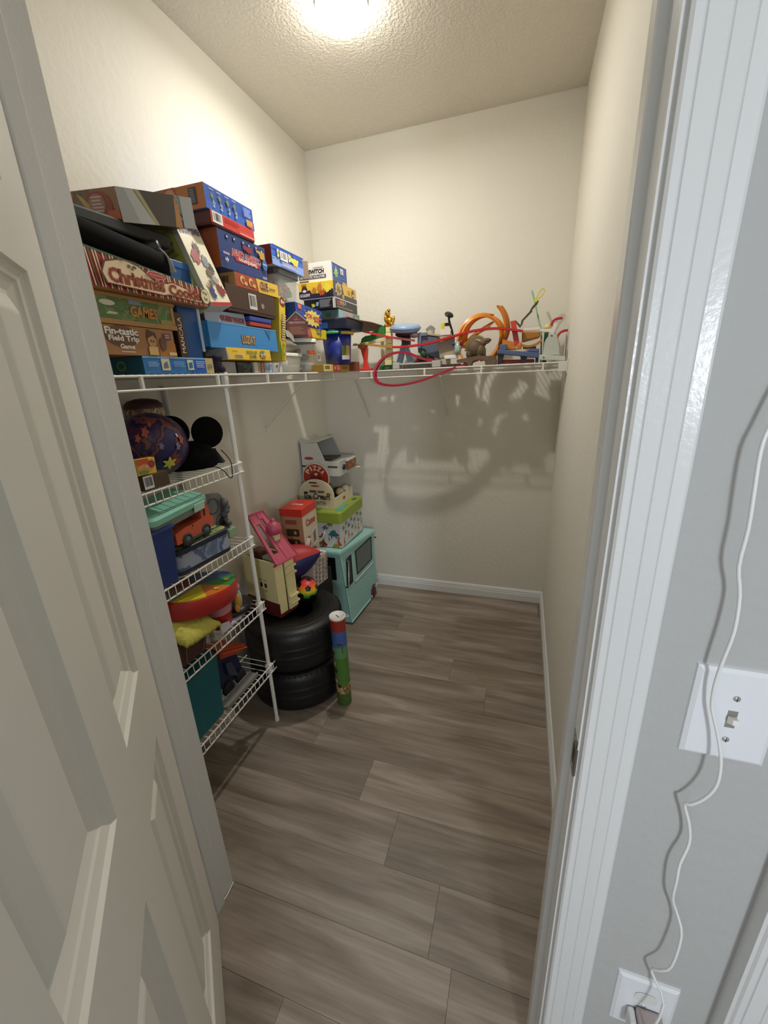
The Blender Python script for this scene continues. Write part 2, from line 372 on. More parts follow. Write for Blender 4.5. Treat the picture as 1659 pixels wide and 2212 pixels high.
# hinge leaves
for z in (.25, 1.02, 1.80, 2.25):
    hg = MB(); hg.tube([dp(.012,z,-.03), dp(.012,z+.09,-.03)], .005, 8); hg.build('hinge', [M('B9B7B0', .3, .9)], door)

# ================================================================== CEILING LIGHT
def ceiling_light():
    c = (-.69, 1.80)
    t = thing('ceiling_light', 'round white ceiling lamp glaring above the closet', 'lamp', (c[0], c[1], 2.70))
    MB().lathe([(.092,2.743),(.092,2.733)], (c[0],c[1],0), 40).build('base', [WHITE], t)
    MB().lathe([(.080,2.736),(.086,2.715),(.078,2.692),(.05,2.676),(.001,2.670)], (c[0],c[1],0), 40).build('diffuser', [M('FFF8EC', .5, emis=34)], t)
    l = lamp('ceiling_light_bulb', 'AREA', (c[0], c[1], 2.662), GLOBE_W, (1.0, .967, .90), .05); l.data.shape = 'DISK'; l.parent = t; l.location = (0, 0, -.038)
ceiling_light()

# ================================================================== HALL WALL FITTINGS
PLATE = M('EEF0F4', .3)
def plate(name, label, x0, x1, z0, z1):
    t = thing(name, label, 'switch' if 'switch' in name else 'outlet', ((x0+x1)/2, YF, z0))
    mb = MB(); i = .006
    mb.loft([[(x0,YF,z0),(x1,YF,z0),(x1,YF,z1),(x0,YF,z1)], [(x0+.001,YF-.0035,z0+.001),(x1-.001,YF-.0035,z0+.001),(x1-.001,YF-.0035,z1-.001),(x0+.001,YF-.0035,z1-.001)], [(x0+i,YF-.0065,z0+i),(x1-i,YF-.0065,z0+i),(x1-i,YF-.0065,z1-i),(x0+i,YF-.0065,z1-i)]])
    mb.build('cover_plate', [PLATE], t); return t
def screw(t, x, z, y=YF-.0065):
    mb = MB().lathe([(.0042,0),(.0036,.0012),(.0001,.0016)], (x,y,z), 12, 0, ax=(0,-1,0)); mb.box((x-.0005,y-.0019,z-.0034), (x+.0005,y-.0015,z+.0034), 1); mb.build('screw', [M('C9C9C6', .35, .6), M('4A4A48', .6)], t)
sw = plate('light_switch', 'white oversized light switch plate with one toggle on hall wall', .226, .319, 1.006, 1.146)
for z in (1.105, 1.041): screw(sw, .2725, z)
MB().box((.2673,YF-.0068,1.060), (.2777,YF-.006,1.086)).build('toggle_slot', [M('8E887C', .6)], sw)
MB().loft([[(.268,YF-.006,1.066),(.277,YF-.006,1.066),(.277,YF-.006,1.078),(.268,YF-.006,1.078)], [(.2692,YF-.0185,1.074),(.2758,YF-.0185,1.074),(.2758,YF-.0175,1.081),(.2692,YF-.0175,1.081)]]).build('toggle', [WHITE], sw, bevel=.0008)
ou = plate('wall_outlet', 'white oversized outlet plate low on hall wall behind a plug', .218, .311, .361, .501)
for z in (.455, .408): MB().loft([rr(.2645,z,.034,.029,.012,0)], caps=False) if False else MB().add([(q[0],YF-.0072,q[1]) for q in rr(.2645,z,.034,.029,.012,0)], [tuple(reversed(range(24)))]).build('receptacle', [M('E6E6E2', .4)], ou)
screw(ou, .2645, .4315)
# plug-in charger with its cable
ch = thing('charger_plug', 'pinkish grey plug-in adapter in the wall outlet, white cable attached', 'charger', (.272, YF-.007, .385))
MB().box((.252,YF-.040,.383), (.292,YF-.0075,.432)).build('adapter_body', [M('B5A9A6', .45)], ch, bevel=.005)
MB().box((.240,YF-.034,.386), (.2515,YF-.0075,.424)).build('adapter_side', [M('E9E9E7', .4)], ch, bevel=.004)
CB = [(.262,.480,.432),(.275,.490,.517),(.256,.507,.556),(.264,.5,.578),(.274,.496,.605),(.277,.5,.676),(.268,.507,.71),(.257,.505,.742),(.253,.5,.79),(.253,.503,.821),(.259,.507,.86),(.253,.507,.896),(.242,.506,.930),(.247,.502,.937),(.258,.498,.958),(.265,.496,.986),(.264,.498,1.02),(.257,.502,1.053),(.247,.505,1.085),(.243,.506,1.1),(.240,.504,1.13),(.2405,.502,1.165),(.243,.5,1.21),(.241,.503,1.253),(.232,.5,1.29),(.231,.498,1.334),(.228,.498,1.375),(.226,.5,1.415),(.23,.503,1.44),(.24,.5,1.48),(.262,.5,1.55),(.28,.5,1.65)]
cvp = []
for i in range(len(CB)-1):   # smooth the run of the cable
    p0, p1, p2, p3 = [Vector(CB[max(0, min(len(CB)-1, i+k))]) for k in (-1, 0, 1, 2)]
    for t in (0, .33, .67): cvp.append(.5*((2*p1) + (-p0+p2)*t + (2*p0-5*p1+4*p2-p3)*t*t + (-p0+3*p1-3*p2+p3)*t**3))
cvp.append(Vector(CB[-1]))
MB().tube(cvp, .0021, 7).build('cable', [M('F3F3F1', .4)], ch)

# ================================================================== WIRE SHELVES
ZS = 1.53; YFr = 2.33; XFr = -.98; SHX = .002
def straight(mb, a, b, r, n=6): return mb.tube([a, b], r, n)
# long shelf on the left wall
ls = thing('wire_shelf', 'long white wire shelf along left wall under the game boxes', 'shelf', (XL+.15, 1.65, 1.49))
straight(MB(), (XFr,YI+.01,ZS-.004), (XFr,YFr,ZS-.004), .0036).build('front_rail', [WIREM], ls)
straight(MB(), (XFr+.004,YI+.01,ZS-.040), (XFr+.004,YFr,ZS-.040), .0036).build('front_rail', [WIREM], ls)
straight(MB(), (XL+.012,YI+.01,ZS-.009), (XL+.012,YB-.01,ZS-.009), .003).build('back_rail', [WIREM], ls)
w0 = straight(MB(), (XL+.008,0,ZS-.0045), (XFr,0,ZS-.0005), .0014, 5).build('wire', [WIREM], ls)
w0.location = (0, YI+.02, 0); y = YI + .02; n_ = 0
while y < YB - .04: y += .0254; dup(w0, ls, (0, (n_+1)*.0254, 0)); n_ += 1
s0 = MB().box((XFr-.004,-.0045,ZS-.041), (XFr+.006,.0045,ZS-.003)).build('lip_spacer', [WIREM], ls, bevel=.001)
s0.location = (0, 1.205, 0)
for y in (.90, 1.50, 1.815, 2.125): dup(s0, ls, (0, y - 1.205, 0))
def brace(parent, a, b, w=.012):
    a, b = Vector(a), Vector(b); t = (b-a).normalized(); s = Vector((0,0,1)).cross(t).normalized() * w/2; q = s.cross(t).normalized() * .002
    mb = MB(); mb.loft([[p-s-q, p+s-q, p+s+q, p-s+q] for p in (a, b)]); mb.loft([[b-s*1.3-q+Vector((0,0,-.02)), b+s*1.3-q+Vector((0,0,-.02)), b+s*1.3+q+Vector((0,0,-.02)), b-s*1.3+q+Vector((0,0,-.02))], [b-s*1.3-q, b+s*1.3-q, b+s*1.3+q, b-s*1.3+q]])
    return mb.build('support_brace', [WIREM], parent)
brace(ls, (-1.04,1.9,1.488), (XL+.003,1.9,1.262))
# shelf on the back wall
bs = thing('wire_shelf', 'white wire shelf along back wall carrying the toy track pieces', 'shelf', (-.4, 2.48, 1.49))
straight(MB(), (XFr-.02,YFr,ZS-.004), (XR-.012,YFr,ZS-.004), .0036).build('front_rail', [WIREM], bs)
straight(MB(), (XFr-.02,YFr-.003,ZS-.040), (XR-.012,YFr-.003,ZS-.040), .0036).build('front_rail', [WIREM], bs)
straight(MB(), (XFr+.01,YB-.012,ZS-.009), (XR-.012,YB-.012,ZS-.009), .003).build('back_rail', [WIREM], bs)
straight(MB(), (XFr+.01,2.48,ZS-.008), (XR-.012,2.48,ZS-.008), .002).build('middle_rail', [WIREM], bs)
w1 = straight(MB(), (0,YFr,ZS-.0005), (0,YB-.008,ZS-.0045), .0014, 5).build('wire', [WIREM], bs)
w1.location = (XFr + .02, 0, 0)
for k in range(1, 46): dup(w1, bs, (.0254*k, 0, 0))
s1 = MB().box((-.0045,YFr-.005,ZS-.041), (.0045,YFr+.004,ZS-.003)).build('lip_spacer', [WIREM], bs, bevel=.001)
s1.location = (-.833, 0, 0)
for x in (-.525, -.22, .082): dup(s1, bs, (x + .833, 0, 0))
brace(bs, (-.93,2.345,1.486), (-.966,YB-.003,1.238)); brace(bs, (-.44,2.345,1.486), (-.448,YB-.003,1.247))
eb = MB().box((XR-.042,YFr-.009,ZS-.046), (XR-.004,YFr+.012,ZS+.002)).box((XR-.004,YFr-.02,ZS-.058), (XR-.0005,YFr+.035,ZS+.012))
eb.build('end_bracket', [WIREM], bs, bevel=.0015)
# rack of four short shelves under the left shelf
rk = thing('wire_rack', 'white wire rack of four short shelves standing left of the tires', 'rack', (-1.13, .98, 0))
PX, PY0, PY1 = -1.0, .715, 1.264
for (x, y) in ((PX,PY1), (XL+.014,PY1), (PX,PY0), (XL+.014,PY0)):
    p = MB(); p.tube([(x,y,.004), (x,y,1.497)], .0085, 10)
    po = p.build('pole', [WIREM], rk)
    MB().lathe([(.0105,0),(.0105,.018),(.009,.02)], (x,y,0), 12).build('pole_foot', [M('D9D6CC', .5)], po)
wl = None
for si, z in enumerate((1.217, .918, .622, .312)):
    xf = -.988; ye = (1.275, 1.274, 1.283, 1.300)[si]; yn = .69
    s = MB()
    s.tube([(xf,yn,z-.003), (xf,ye,z-.003)], .0031, 6); s.tube([(xf+.003,yn,z-.036), (xf+.003,ye,z-.036)], .0031, 6)
    s.tube([(XL+.016,yn,z-.004), (XL+.016,ye,z-.004)], .0031, 6); s.tube([(-1.14,yn,z-.006), (-1.14,ye,z-.006)], .0026, 6)
    so = s.build('shelf', [WIREM], rk)
    if wl is None:
        wl = MB().tube([(XL+.012,0,0), (xf-.002,0,.0006), (xf+.004,0,-.002), (xf+.006,0,-.038)], .0014, 5).build('wire', [WIREM], so); wl.location = (0, yn+.012, z); base_z = z
        wp = wl; o = wl
    n = int((ye - yn - .02) / .0272)
    for k in range(n + 1):
        if si == 0 and k == 0: continue
        c = wl.copy(); c.parent = so; c.location = (0, yn + .012 + .0272*k, z); COL.objects.link(c)
    for y in (PY0, PY1): MB().box((PX-.012,y-.011,z-.045), (PX+.012,y+.011,z+.004)).build('clip', [WIREM], so, bevel=.003)
top_clip = MB().box((PX-.012,PY1-.010,ZS-.048), (PX+.0125,PY1+.010,ZS+.004)).build('clip', [WIREM], rk, bevel=.003)

# ================================================================== GAME BOXES ON THE LEFT SHELF
XF = -.985
C = lambda h: M(h, .42)
RED, CREAM, GREEN = C('B3262B'), C('EBDDB8'), C('2F5A38')
# flat blue carton at the very bottom
g = gbox('game_box', 'flat light blue game box with tan end, lowest at near shelf end', 'game box', XF, .924, 1.20, 1.5315, 1.578, .26, (C('2E78BE'), C('1F5A72'), C('6FA9E0'), C('C9B27E')), group='games at the near end of the shelf', base=False)
p = g.F(); p.rect(.0,.9,1,1,C('7DB4E8')); p.rect(.65,0,.87,.9,C('225FB4')); p.rect(.87,0,1,1,C('C7B27C')); p.rect(.22,.2,.33,.88,C('D9D2B4')); p.poly([(.24,.3),(.31,.35),(.3,.75),(.25,.6)],C('6F7B84'))
p.rect(.58,.22,.67,.85,C('DCD6A6')); p.poly([(.595,.3),(.655,.35),(.655,.72),(.60,.66)],C('2E6EB0')); p.lines(.05,.4,.19,.7,3,C('8FB9E2')); p.lines(.38,.4,.55,.75,4,C('7EABDA')); p.lines(.71,.35,.85,.8,4,C('A8C4EA')); p.rect(.9,.35,.97,.6,C('8E8772')); p.done()
p = g.E(); p.ell(.45,.5,.07,.3,C('7C4A50')); p.ell(.7,.5,.07,.3,C('5E8A4E')); p.ell(.7,.5,.04,.17,C('1F5A72')); p.done()
# brown field trip game
g = gbox('game_box', 'brown game box lettered Fin-tastic Field Trip Game, above flat blue box', 'game box', XF, .74, 1.05, 1.5785, 1.650, .20, (C('A8764C'), C('8A5C3A'), C('9A6A42'), C('8A5C3A')), group='games at the near end of the shelf', base=False)
p = g.F(); p.rect(.8,0,1,.5,C('B9772F')); p.ell(.44,.64,.16,.36,C('6B4630')); p.text('Fin-tastic',.29,.68,.60,.92,WHITE,.035); p.text('Field Trip',.31,.42,.60,.66,WHITE,.035); p.text('Game',.40,.22,.54,.38,WHITE,.03); p.lines(.40,.08,.55,.15,1,C('D8C4A8'))
p.ell(.73,.55,.045,.24,C('C49468')); p.poly([(.68,.62),(.70,.95),(.78,.85),(.79,.6),(.75,.75)],C('4A2E22')); p.ell(.72,.55,.006,.04,BLACK); p.ell(.745,.53,.006,.04,BLACK); p.rect(.68,.04,.78,.34,C('D8B074')); p.ell(.85,.45,.035,.25,C('6B4A44')); p.rect(.87,.62,.95,.86,C('6D4350')); p.lines(.88,.66,.945,.82,2,C('C9A8A0')); p.rect(.9,.05,.99,.16,C('E0C49A')); p.done()
# wood framed green game
t = thing('wooden_game', 'wooden cased game with green picture panel, under the striped box', 'game box', (XF-.1, .9, 1.651))
TAN = M('B48A52', .5, var=.15, scale=25)
MB().box((XF-.2,.74,1.6515), (XF-.004,1.068,1.722)).build('case', [TAN], t, bevel=.002)
MB().box((XF-.004,.74,1.6515), (XF,1.072,1.664)).box((XF-.004,.74,1.7145), (XF,1.075,1.7235)).box((XF-.004,1.058,1.664), (XF,1.068,1.7145)).build('frame', [TAN], t, bevel=.001)
p = Print(t, (XF-.0038,.745,1.664), (0,.313,0), (0,0,.0505), True); p.rect(0,0,1,1,A(['5E7A3C','4C6E3A','7B8A4A','567B45'],28)); p.ell(.36,.72,.07,.13,C('DAD8C4')); p.poly([(.33,.2),(.42,.22),(.44,.3),(.36,.34)],C('D6D2BC')); p.rect(.56,.8,.68,1,C('7A93AE')); p.text('GAMES',.56,.2,.84,.74,C('C4893A'),.03,.15,outline=C('7A4A1E')); p.rect(.86,.0,1,.25,C('9A8F4A')); p.done()
# mancala
g = gbox('game_box', 'dark brown box standing upright, spine lettered MANCALA', 'game box', XF-.004, 1.0735, 1.102, 1.5785, 1.703, .2, (C('4A2A1E'), C('3A2018'), C('4A2A1E'), C('3A2018')), base=False)
p = g.F(); p.text('MANCALA',.22,.10,.72,.90,C('E4D4B4'),.01,vert=True); p.done()
# christmas cookie set
g = gbox('game_box', 'red and white striped box lettered Christmas Cookie under black tray', 'game box', -.957, .76, 1.186, 1.7245, 1.812, .05, (C('A63230'), C('7A2A26'), C('3B5A3E'), C('A8733E')), group='games at the near end of the shelf', drop=.036, lip=.02)
p = g.F(); sl = .036/.088
def V(u, v): return (u, v*(1 - sl*u))
def q4(a, b, c, d, m): p.poly([V(a,c),V(b,c),V(b,d),V(a,d)], m)
q4(0,1,.93,1,C('3F5E44'))
k = 0; u = .02
while u < .99:
    c_ = CREAM
    for off in (0, .017, .040, .057):
        p.poly([V(u+off,.02),V(u+off+.008,.02),V(u+off-.012,.93),V(u+off-.020,.93)], c_ if off not in (.017,) else C('5B6E4A'))
    u += .098
p.poly([V(*q) for q in [(.17,.12),(.58,.10),(.60,.16),(.92,.12),(.93,.50),(.80,.62),(.66,.72),(.61,.62),(.52,.55),(.48,.70),(.42,.88),(.32,.93),(.26,.86),(.18,.72),(.15,.4)]], C('6B2A22'))
p.poly([V(*q) for q in [(.18,.15),(.57,.13),(.605,.19),(.91,.15),(.92,.47),(.795,.58),(.66,.68),(.615,.58),(.52,.50),(.47,.66),(.41,.85),(.32,.90),(.265,.83),(.19,.69),(.16,.4)]], C('EBD3AE'))
for a, b, c, d, s_ in ((.195,.585,.18,.64,'Christmas'), (.62,.905,.18,.66,'Cookie')):
    p.text(s_, a, c*(1-sl*a), b, d*(1-sl*(a+b)/2), C('8C3320'), .03, outline=C('C58A5C'))
p.ell(.34,.66,.012,.04,C('3E6B3C')); p.ell(.375,.66,.014,.04,C('3E6B3C')); p.ell(.357,.60,.006,.03,RED); p.text('MELTAWAY SLICE & BAKE',.28,.70,.44,.76,C('6A5A40'),.0,arcv=.06)
p.ell(.53,.74*.8,.075,.10,C('E8C8B4')); p.ell(.53,.74*.8,.07,.085,C('B4383A')); p.text('Melissa & Doug',.48,.56,.58,.62,C('F1D8CC'),.0)
p.ell(.948,.31,.047,.25,C('4E4632')); p.ell(.948,.31,.042,.225,C('E9DDB6')); p.text('Play',.925,.34,.972,.46,C('57603C'),.02); p.text('Set',.93,.18,.966,.3,C('57603C'),.02); p.done()
# tall blue bin behind
t = thing('storage_bin', 'tall dark blue plastic bin with white corner strip behind Christmas box', 'bin', (-1.13, 1.163, 1.579))
BB = M('1E5796', .4)
mb = MB(); mb.loft([[(-1.25,1.118,1.579),(-1.016,1.118,1.579),(-1.016,1.198,1.579),(-1.25,1.198,1.579)], [(-1.255,1.113,1.832),(-1.012,1.113,1.832),(-1.012,1.203,1.832),(-1.255,1.203,1.832)]]); mb.build('bin_body', [BB], t, bevel=.003)
MB().box((-1.26,1.110,1.832), (-1.010,1.206,1.853)).build('rim', [M('2A66AA', .4)], t, bevel=.003)
MB().box((-1.014,1.197,1.60), (-1.009,1.205,1.831)).build('corner_strip', [C('DDE3EC')], t)
t = thing('flat_case', 'flat black plastic case lying between picture box and black tray', 'case', (-1.11, .97, 1.868))
MB().hexa([(-1.25,.77,1.868),(-.985,.77,1.868),(-.985,1.105,1.868),(-1.25,1.105,1.868),(-1.25,.77,1.896),(-.985,.77,1.896),(-.985,1.105,1.905),(-1.25,1.105,1.905)]).build('case_body', [M('101010', .6)], t, bevel=.006)
# black tray resting on the striped box, with a rolled strap
t = thing('black_tray', 'long black rounded tray lying on the striped Christmas box', 'tray', (-1.03, .93, 1.815))
mb = MB()
R_ = lambda z, gx, gy: [(x, y, z - .09*(y-.8) + .0) for x, y, _ in rr(-1.025, .925, .125+gx, .33+gy, .05, 0, 6)]
mb.loft([R_(1.815,-.03,-.03), R_(1.825,0,0), R_(1.862,.006,.006), R_(1.866,0,0)], smooth=True); mb.build('tray_body', [M('070708', .75, spec=.15)], t)
MB().lathe([(.001,-.022),(.017,-.021),(.019,-.016),(.019,.016),(.017,.021),(.001,.022)], (-.985,1.032,1.855), 18, ax=(.9,.45,.1)).build('knob', [M('232327', .4)], t)
MB().ribbon([(-.972,1.028,1.857),(-.966,1.045,1.846),(-.964,1.062,1.828),(-.966,1.075,1.803)], (.016,.004,0), .0015).build('strap', [C('B9B7B2')], t)
# grey-brown picture box on top, tipped
g = gbox('picture_box', 'battered grey brown picture box tipped on top of near stack', 'game box', 0, 0, .215, 0, .072, .25, (A(['8A8782','6A625C','9A978F','5A5350','B7A98C'],14), A(['5F5650','6E625A','7A4A38','8E6A50'],9), C('8E8B86'), C('2A2A22')), rot=(math.radians(9), math.radians(9), math.radians(-12)), lip=.05)
g.t.location = (-1.08, 1.082, 1.930); W[g.t] = Matrix.LocRotScale(g.t.location, g.t.rotation_euler, None)
p = g.F(); p.rect(0,.0,.22,1,C('B4B7BA')); p.poly([(.22,0),(.42,0),(.2,1),(.1,1)],C('C9CCCB')); p.poly([(.42,0),(.47,0),(.28,1),(.22,1)],C('B9B28A')); p.poly([(.47,0),(.74,0),(.76,1),(.28,1)],C('5B534F')); p.poly([(.70,0),(.8,0),(.78,.6),(.74,1),(.72,.4)],C('C9905A')); p.rect(.82,0,1,1,C('B7BABA')); p.done()
p = g.E(); p.ell(.66,.5,.24,.42,C('8E3E2C')); p.poly([(.3,.9),(.45,.3),(.7,.0),(.95,.0),(.9,.12),(.6,.3),(.4,.8)],C('B09A5E')); p.ell(.64,.55,.15,.3,C('96706A')); p.lines(.55,.3,.76,.8,5,C('C7AEA4')); p.rect(.8,.02,1,.35,C('B4532E')); p.done()
# shaky tower box leaning back
g = gbox('game_box', 'cream box lettered SHAKY TOWER leaning back beside blue bin', 'game box', 0, 0, .10, 0, .26, .12, (C('E9E2C4'), C('B4AE4E'), C('DAD6CC'), C('B0232A')), rot=(math.radians(7), math.radians(-17), math.radians(-3)), base=False)
g.t.location = (-1.012, 1.258, 1.722); W[g.t] = Matrix.LocRotScale(g.t.location, g.t.rotation_euler, None)
p = g.F(); p.rect(0,0,1,.04,C('B0232A')); p.text('SHAKY',.08,.83,.55,.9,C('4A3A7A'),.03,outline=C('C9C2D6')); p.text('TOWER',.5,.82,.95,.89,C('4A3A7A'),.03,outline=C('C9C2D6'))
for (u, v, a, b, c) in ((.45,.66,.14,.08,'5A4A3E'),(.28,.56,.2,.1,'A85458'),(.62,.52,.16,.09,'8A8E98'),(.75,.44,.1,.08,'4E4A46'),(.55,.38,.16,.07,'6E6458'),(.7,.30,.14,.07,'A8A49A'),(.75,.18,.18,.08,'8E2A2A'),(.28,.16,.12,.09,'3A3A78'),(.25,.24,.06,.03,'B08A6A'),(.48,.28,.1,.05,'7A7468'),(.5,.95,.3,.03,'6E7A62')): p.star(u, v, a, b, 9, C(c), .75, .25)
p.done()
p = g.E(); p.lines(.08,.35,.80,.92,9,C('8E8A36')); p.rect(.0,.0,1,.3,C('A8A05A')); p.rect(.85,0,1,1,C('C9C2A8')); p.done()

# ------------------------------------------------ second stack
G2 = 'games in the middle shelf stack'
g = gbox('game_box', 'blue box with orange end, topmost of the middle game stack', 'game box', XF, 1.287, 1.543, 2.0255, 2.094, .29, (C('2F55A8'), C('A8693A'), C('5A7AC0'), C('24407E')), group=G2, base=False)
p = g.F(); p.rect(0,.0,1,.35,C('3765BC'))
for k, u in enumerate((.14,.28,.43,.57)):
    p.star(u,.62,.035,.16,7,C('7C8A6A'),.6,.3); p.star(u+.02,.36,.03,.14,6,C('93A0B4'),.6,.3); p.rect(u-.05,.84,u+.03,.87,C('BCC8E6')); p.ell(u+.01,.2,.02,.06,C('A8BCE0'))
p.lines(.76,.45,.93,.85,6,C('9DB6EA')); p.rect(.8,.05,.94,.36,C('D89A4A')); p.rect(.82,.02,.93,.1,C('C2504A')); p.done()
p = g.E(); p.rect(0,0,.3,1,C('6A7488')); p.star(.22,.5,.06,.3,8,C('3F4A5E'),.7,.3); p.rect(.30,0,.62,1,C('9A5A3C')); p.ell(.55,.55,.08,.4,C('B98A6E')); p.star(.45,.5,.05,.3,7,C('C29A7C'),.7,.3); p.rect(.80,.2,.9,.85,C('3B3C44')); p.lines(.815,.25,.885,.8,6,C('7A7C86')); p.done()
g = gbox('game_box', 'red game box with white barcode under topmost blue box', 'game box', XF+.004, 1.298, 1.532, 1.9845, 2.025, .28, (C('CE3A36'), C('4A1E1C'), C('B03030'), C('3A1616')), group=G2)
p = g.F(); p.bars(.03,.18,.24,.95,n=10); p.lines(.30,.55,.66,.9,4,C('B02C2A')); p.rect(.62,.2,.97,.3,C('EAA79E')); p.rect(.62,.38,.9,.42,C('DE746C')); p.done()
g = gbox('game_box', 'navy box with upside-down Coding Crew lettering in middle stack', 'game box', XF, 1.322, 1.597, 1.868, 1.984, .27, (C('273F7C'), C('8A4526'), C('33508E'), C('1E2F5E')), group=G2, base=False)
p = g.F(); p.text('CODING CREW',.23,.40,.86,.60,C('C33038'),.035,flip=True,outline=C('F0E3DC')); p.poly([(.30,.3),(.82,.3),(.8,.4),(.27,.4)],C('C33038')); p.text('Switcheroo',.36,.29,.75,.41,WHITE,.02,flip=True); p.rect(.06,.02,.0,.02,WHITE)
for u, v in ((.17,.85),(.31,.86),(.49,.87),(.61,.85),(.77,.88),(.89,.84)): p.ell(u,v,.026,.062,C('11162A')); p.ell(u,v,.014,.034,C('C8CEDA'))
p.poly([(.46,.80),(.66,.80),(.66,.68),(.58,.62),(.47,.70)],C('8E2B3A')); p.poly([(.74,.82),(.94,.82),(.95,.62),(.84,.6),(.82,.74),(.76,.76)],C('C99A3A')); p.text('4+',.06,.16,.13,.30,WHITE,.02,flip=True); p.rect(.04,.36,.16,.42,C('B9A4B8')); p.ell(.93,.46,.06,.16,C('3A66A8')); p.rect(.88,.46,.98,.50,C('A9C0E4')); p.lines(.84,.03,.96,.10,2,C('C9D2E6')); p.done()
g = gbox('game_box', 'brick red and yellow CLUE box with tan end in middle stack', 'game box', XF, 1.386, 1.662, 1.8215, 1.8675, .27, (C('A84A32'), C('B48A5C'), C('9A4430'), C('8E6A46')), group=G2, base=False)
p = g.F(); p.poly([(.50,0),(1,0),(1,1),(.46,1)],C('E3BE3E'))
for u in (.15,.33): p.ell(u,.55,.05,.3,C('E8C27A')); p.ell(u+.012,.5,.035,.2,C('A84A32')); p.ell(u+.065,.35,.035,.14,C('E0B060'))
p.text('CLUE',.535,.25,.73,.86,C('7A2A22'),.05,outline=C('F6EBCB')); p.text('junior',.75,.32,.92,.62,C('4A3420'),.02); p.done()
p = g.E(); p.bars(.70,.2,.92,.8,bg=C('A67A50'),n=8); p.done()
g = gbox('game_box', 'plain dark brown box with white barcode sticker in middle stack', 'game box', XF, 1.325, 1.625, 1.7375, 1.821, .27, (C('452B20'), C('38221A'), C('452B20'), C('38221A')), group=G2)
p = g.F(); p.bars(.42,.22,.58,.85,bg=C('D9D5CC'),n=12); p.star(.70,.45,.05,.14,11,C('9A8577'),.65,.25); p.done()
# guess who lid, trays
t = thing('game_box', 'grey blue box flap lettered GUESS WHO above bright blue box', 'game box', (XF-.05, 1.33, 1.694))
MB().loft([[(XF-.02,1.222,1.6945),(XF-.018,1.222,1.6945),(XF-.018,1.442,1.6945),(XF-.02,1.442,1.6945)], [(XF-.022,1.222,1.730),(XF-.020,1.222,1.730),(XF-.020,1.436,1.737),(XF-.022,1.436,1.737)]]).build('flap', [C('A7B2C4')], t)
MB().box((XF-.1,1.224,1.6945), (XF-.024,1.436,1.728)).build('carton', [C('5A3A34')], t)
p = Print(t, (XF-.0180,1.222,1.6955), (0,.22,0), (-.0015,0,.036), True); p.text('GUESS WHO?',.34,.22,.94,.74,C('A8384A'),.03,outline=C('3A2A3A')); p.done()
for nm, lb, z0, z1, hx, dx in (('tray', 'red plastic game tray beneath the matching blue one', 1.6985, 1.7145, 'B23A30', 0), ('tray', 'blue plastic game tray lying on the red tray', 1.7155, 1.7325, '2F479E', .002)):
    o = MB().box((XF-.11,1.446,z0), (XF-.004+dx,1.590,z1)).build(nm, [M(hx, .35)], None, 'base', bevel=.003); tag(o, lb, 'game tray')
# bright blue open carton
t = thing('game_box', 'bright sky blue carton with cartoon LUZAT lettering, front dented', 'game box', (XF-.045, 1.41, 1.6115))
SKY = M('3F8FD0', .45)
mb = MB(); y0, y1, z0, z1 = 1.206, 1.612, 1.6125, 1.694
mb.box((XF-.002,y0,z0), (XF,y1,z1)).box((XF-.085,y0,z0), (XF-.002,y0+.002,z1), 1).box((XF-.085,y1-.002,z0), (XF-.002,y1,z1)).box((XF-.087,y0,z0), (XF-.085,y1,z1)).box((XF-.085,y0,z0), (XF-.002,y1,z0+.002))
mb.build('carton', [SKY, M('2A6C9C', .5)], t)
p = Print(t, (XF,y0,z0), (0,y1-y0,0), (0,0,z1-z0), True); p.rect(0,.97,1,1,C('79B4E2')); p.text('LUZAT',.42,.24,.62,.60,C('C79A5A'),.05,outline=C('3A3F5E')); p.poly([(.80,.96),(.9,.96),(.865,.5)],C('3378AC')); p.done()
# pop-up game
g = gbox('game_box', 'yellow POP-UP GAME box below the sky blue carton', 'game box', 0, -.1355, .1355, 0, .040, .16, (C('EBC23C'), C('9B968C'), C('D9B238'), C('8E8A80')), rot=(0, math.radians(-4), 0), base=False)
g.t.location = (XF-.075, 1.411, 1.5705); W[g.t] = Matrix.LocRotScale(g.t.location, g.t.rotation_euler, None)
p = g.F(); p.poly([(0,0),(.06,0),(0,1)],C('B9B4A6')); p.text('POP-UP',.42,.52,.66,.82,C('6E7A34'),.02,outline=C('D7C76A')); p.text('GAME',.47,.2,.63,.48,C('4E7E3C'),.02,outline=C('D7C76A')); p.text('Briarpatch',.11,.62,.22,.78,C('B23A2E'),.01); p.lines(.14,.1,.36,.5,5,C('E9DDB0')); p.lines(.15,.12,.34,.44,4,C('8A7A4A')); p.star(.79,.5,.08,.4,9,C('5A5238'),.85,.1); p.star(.79,.5,.07,.35,9,C('D5CFA8'),.8,.15); p.star(.80,.36,.05,.18,6,C('B07A3A'),.7,.2); p.star(.78,.68,.04,.14,6,C('5E8A6A'),.7,.2); p.ell(.94,.3,.008,.04,BLACK); p.done()
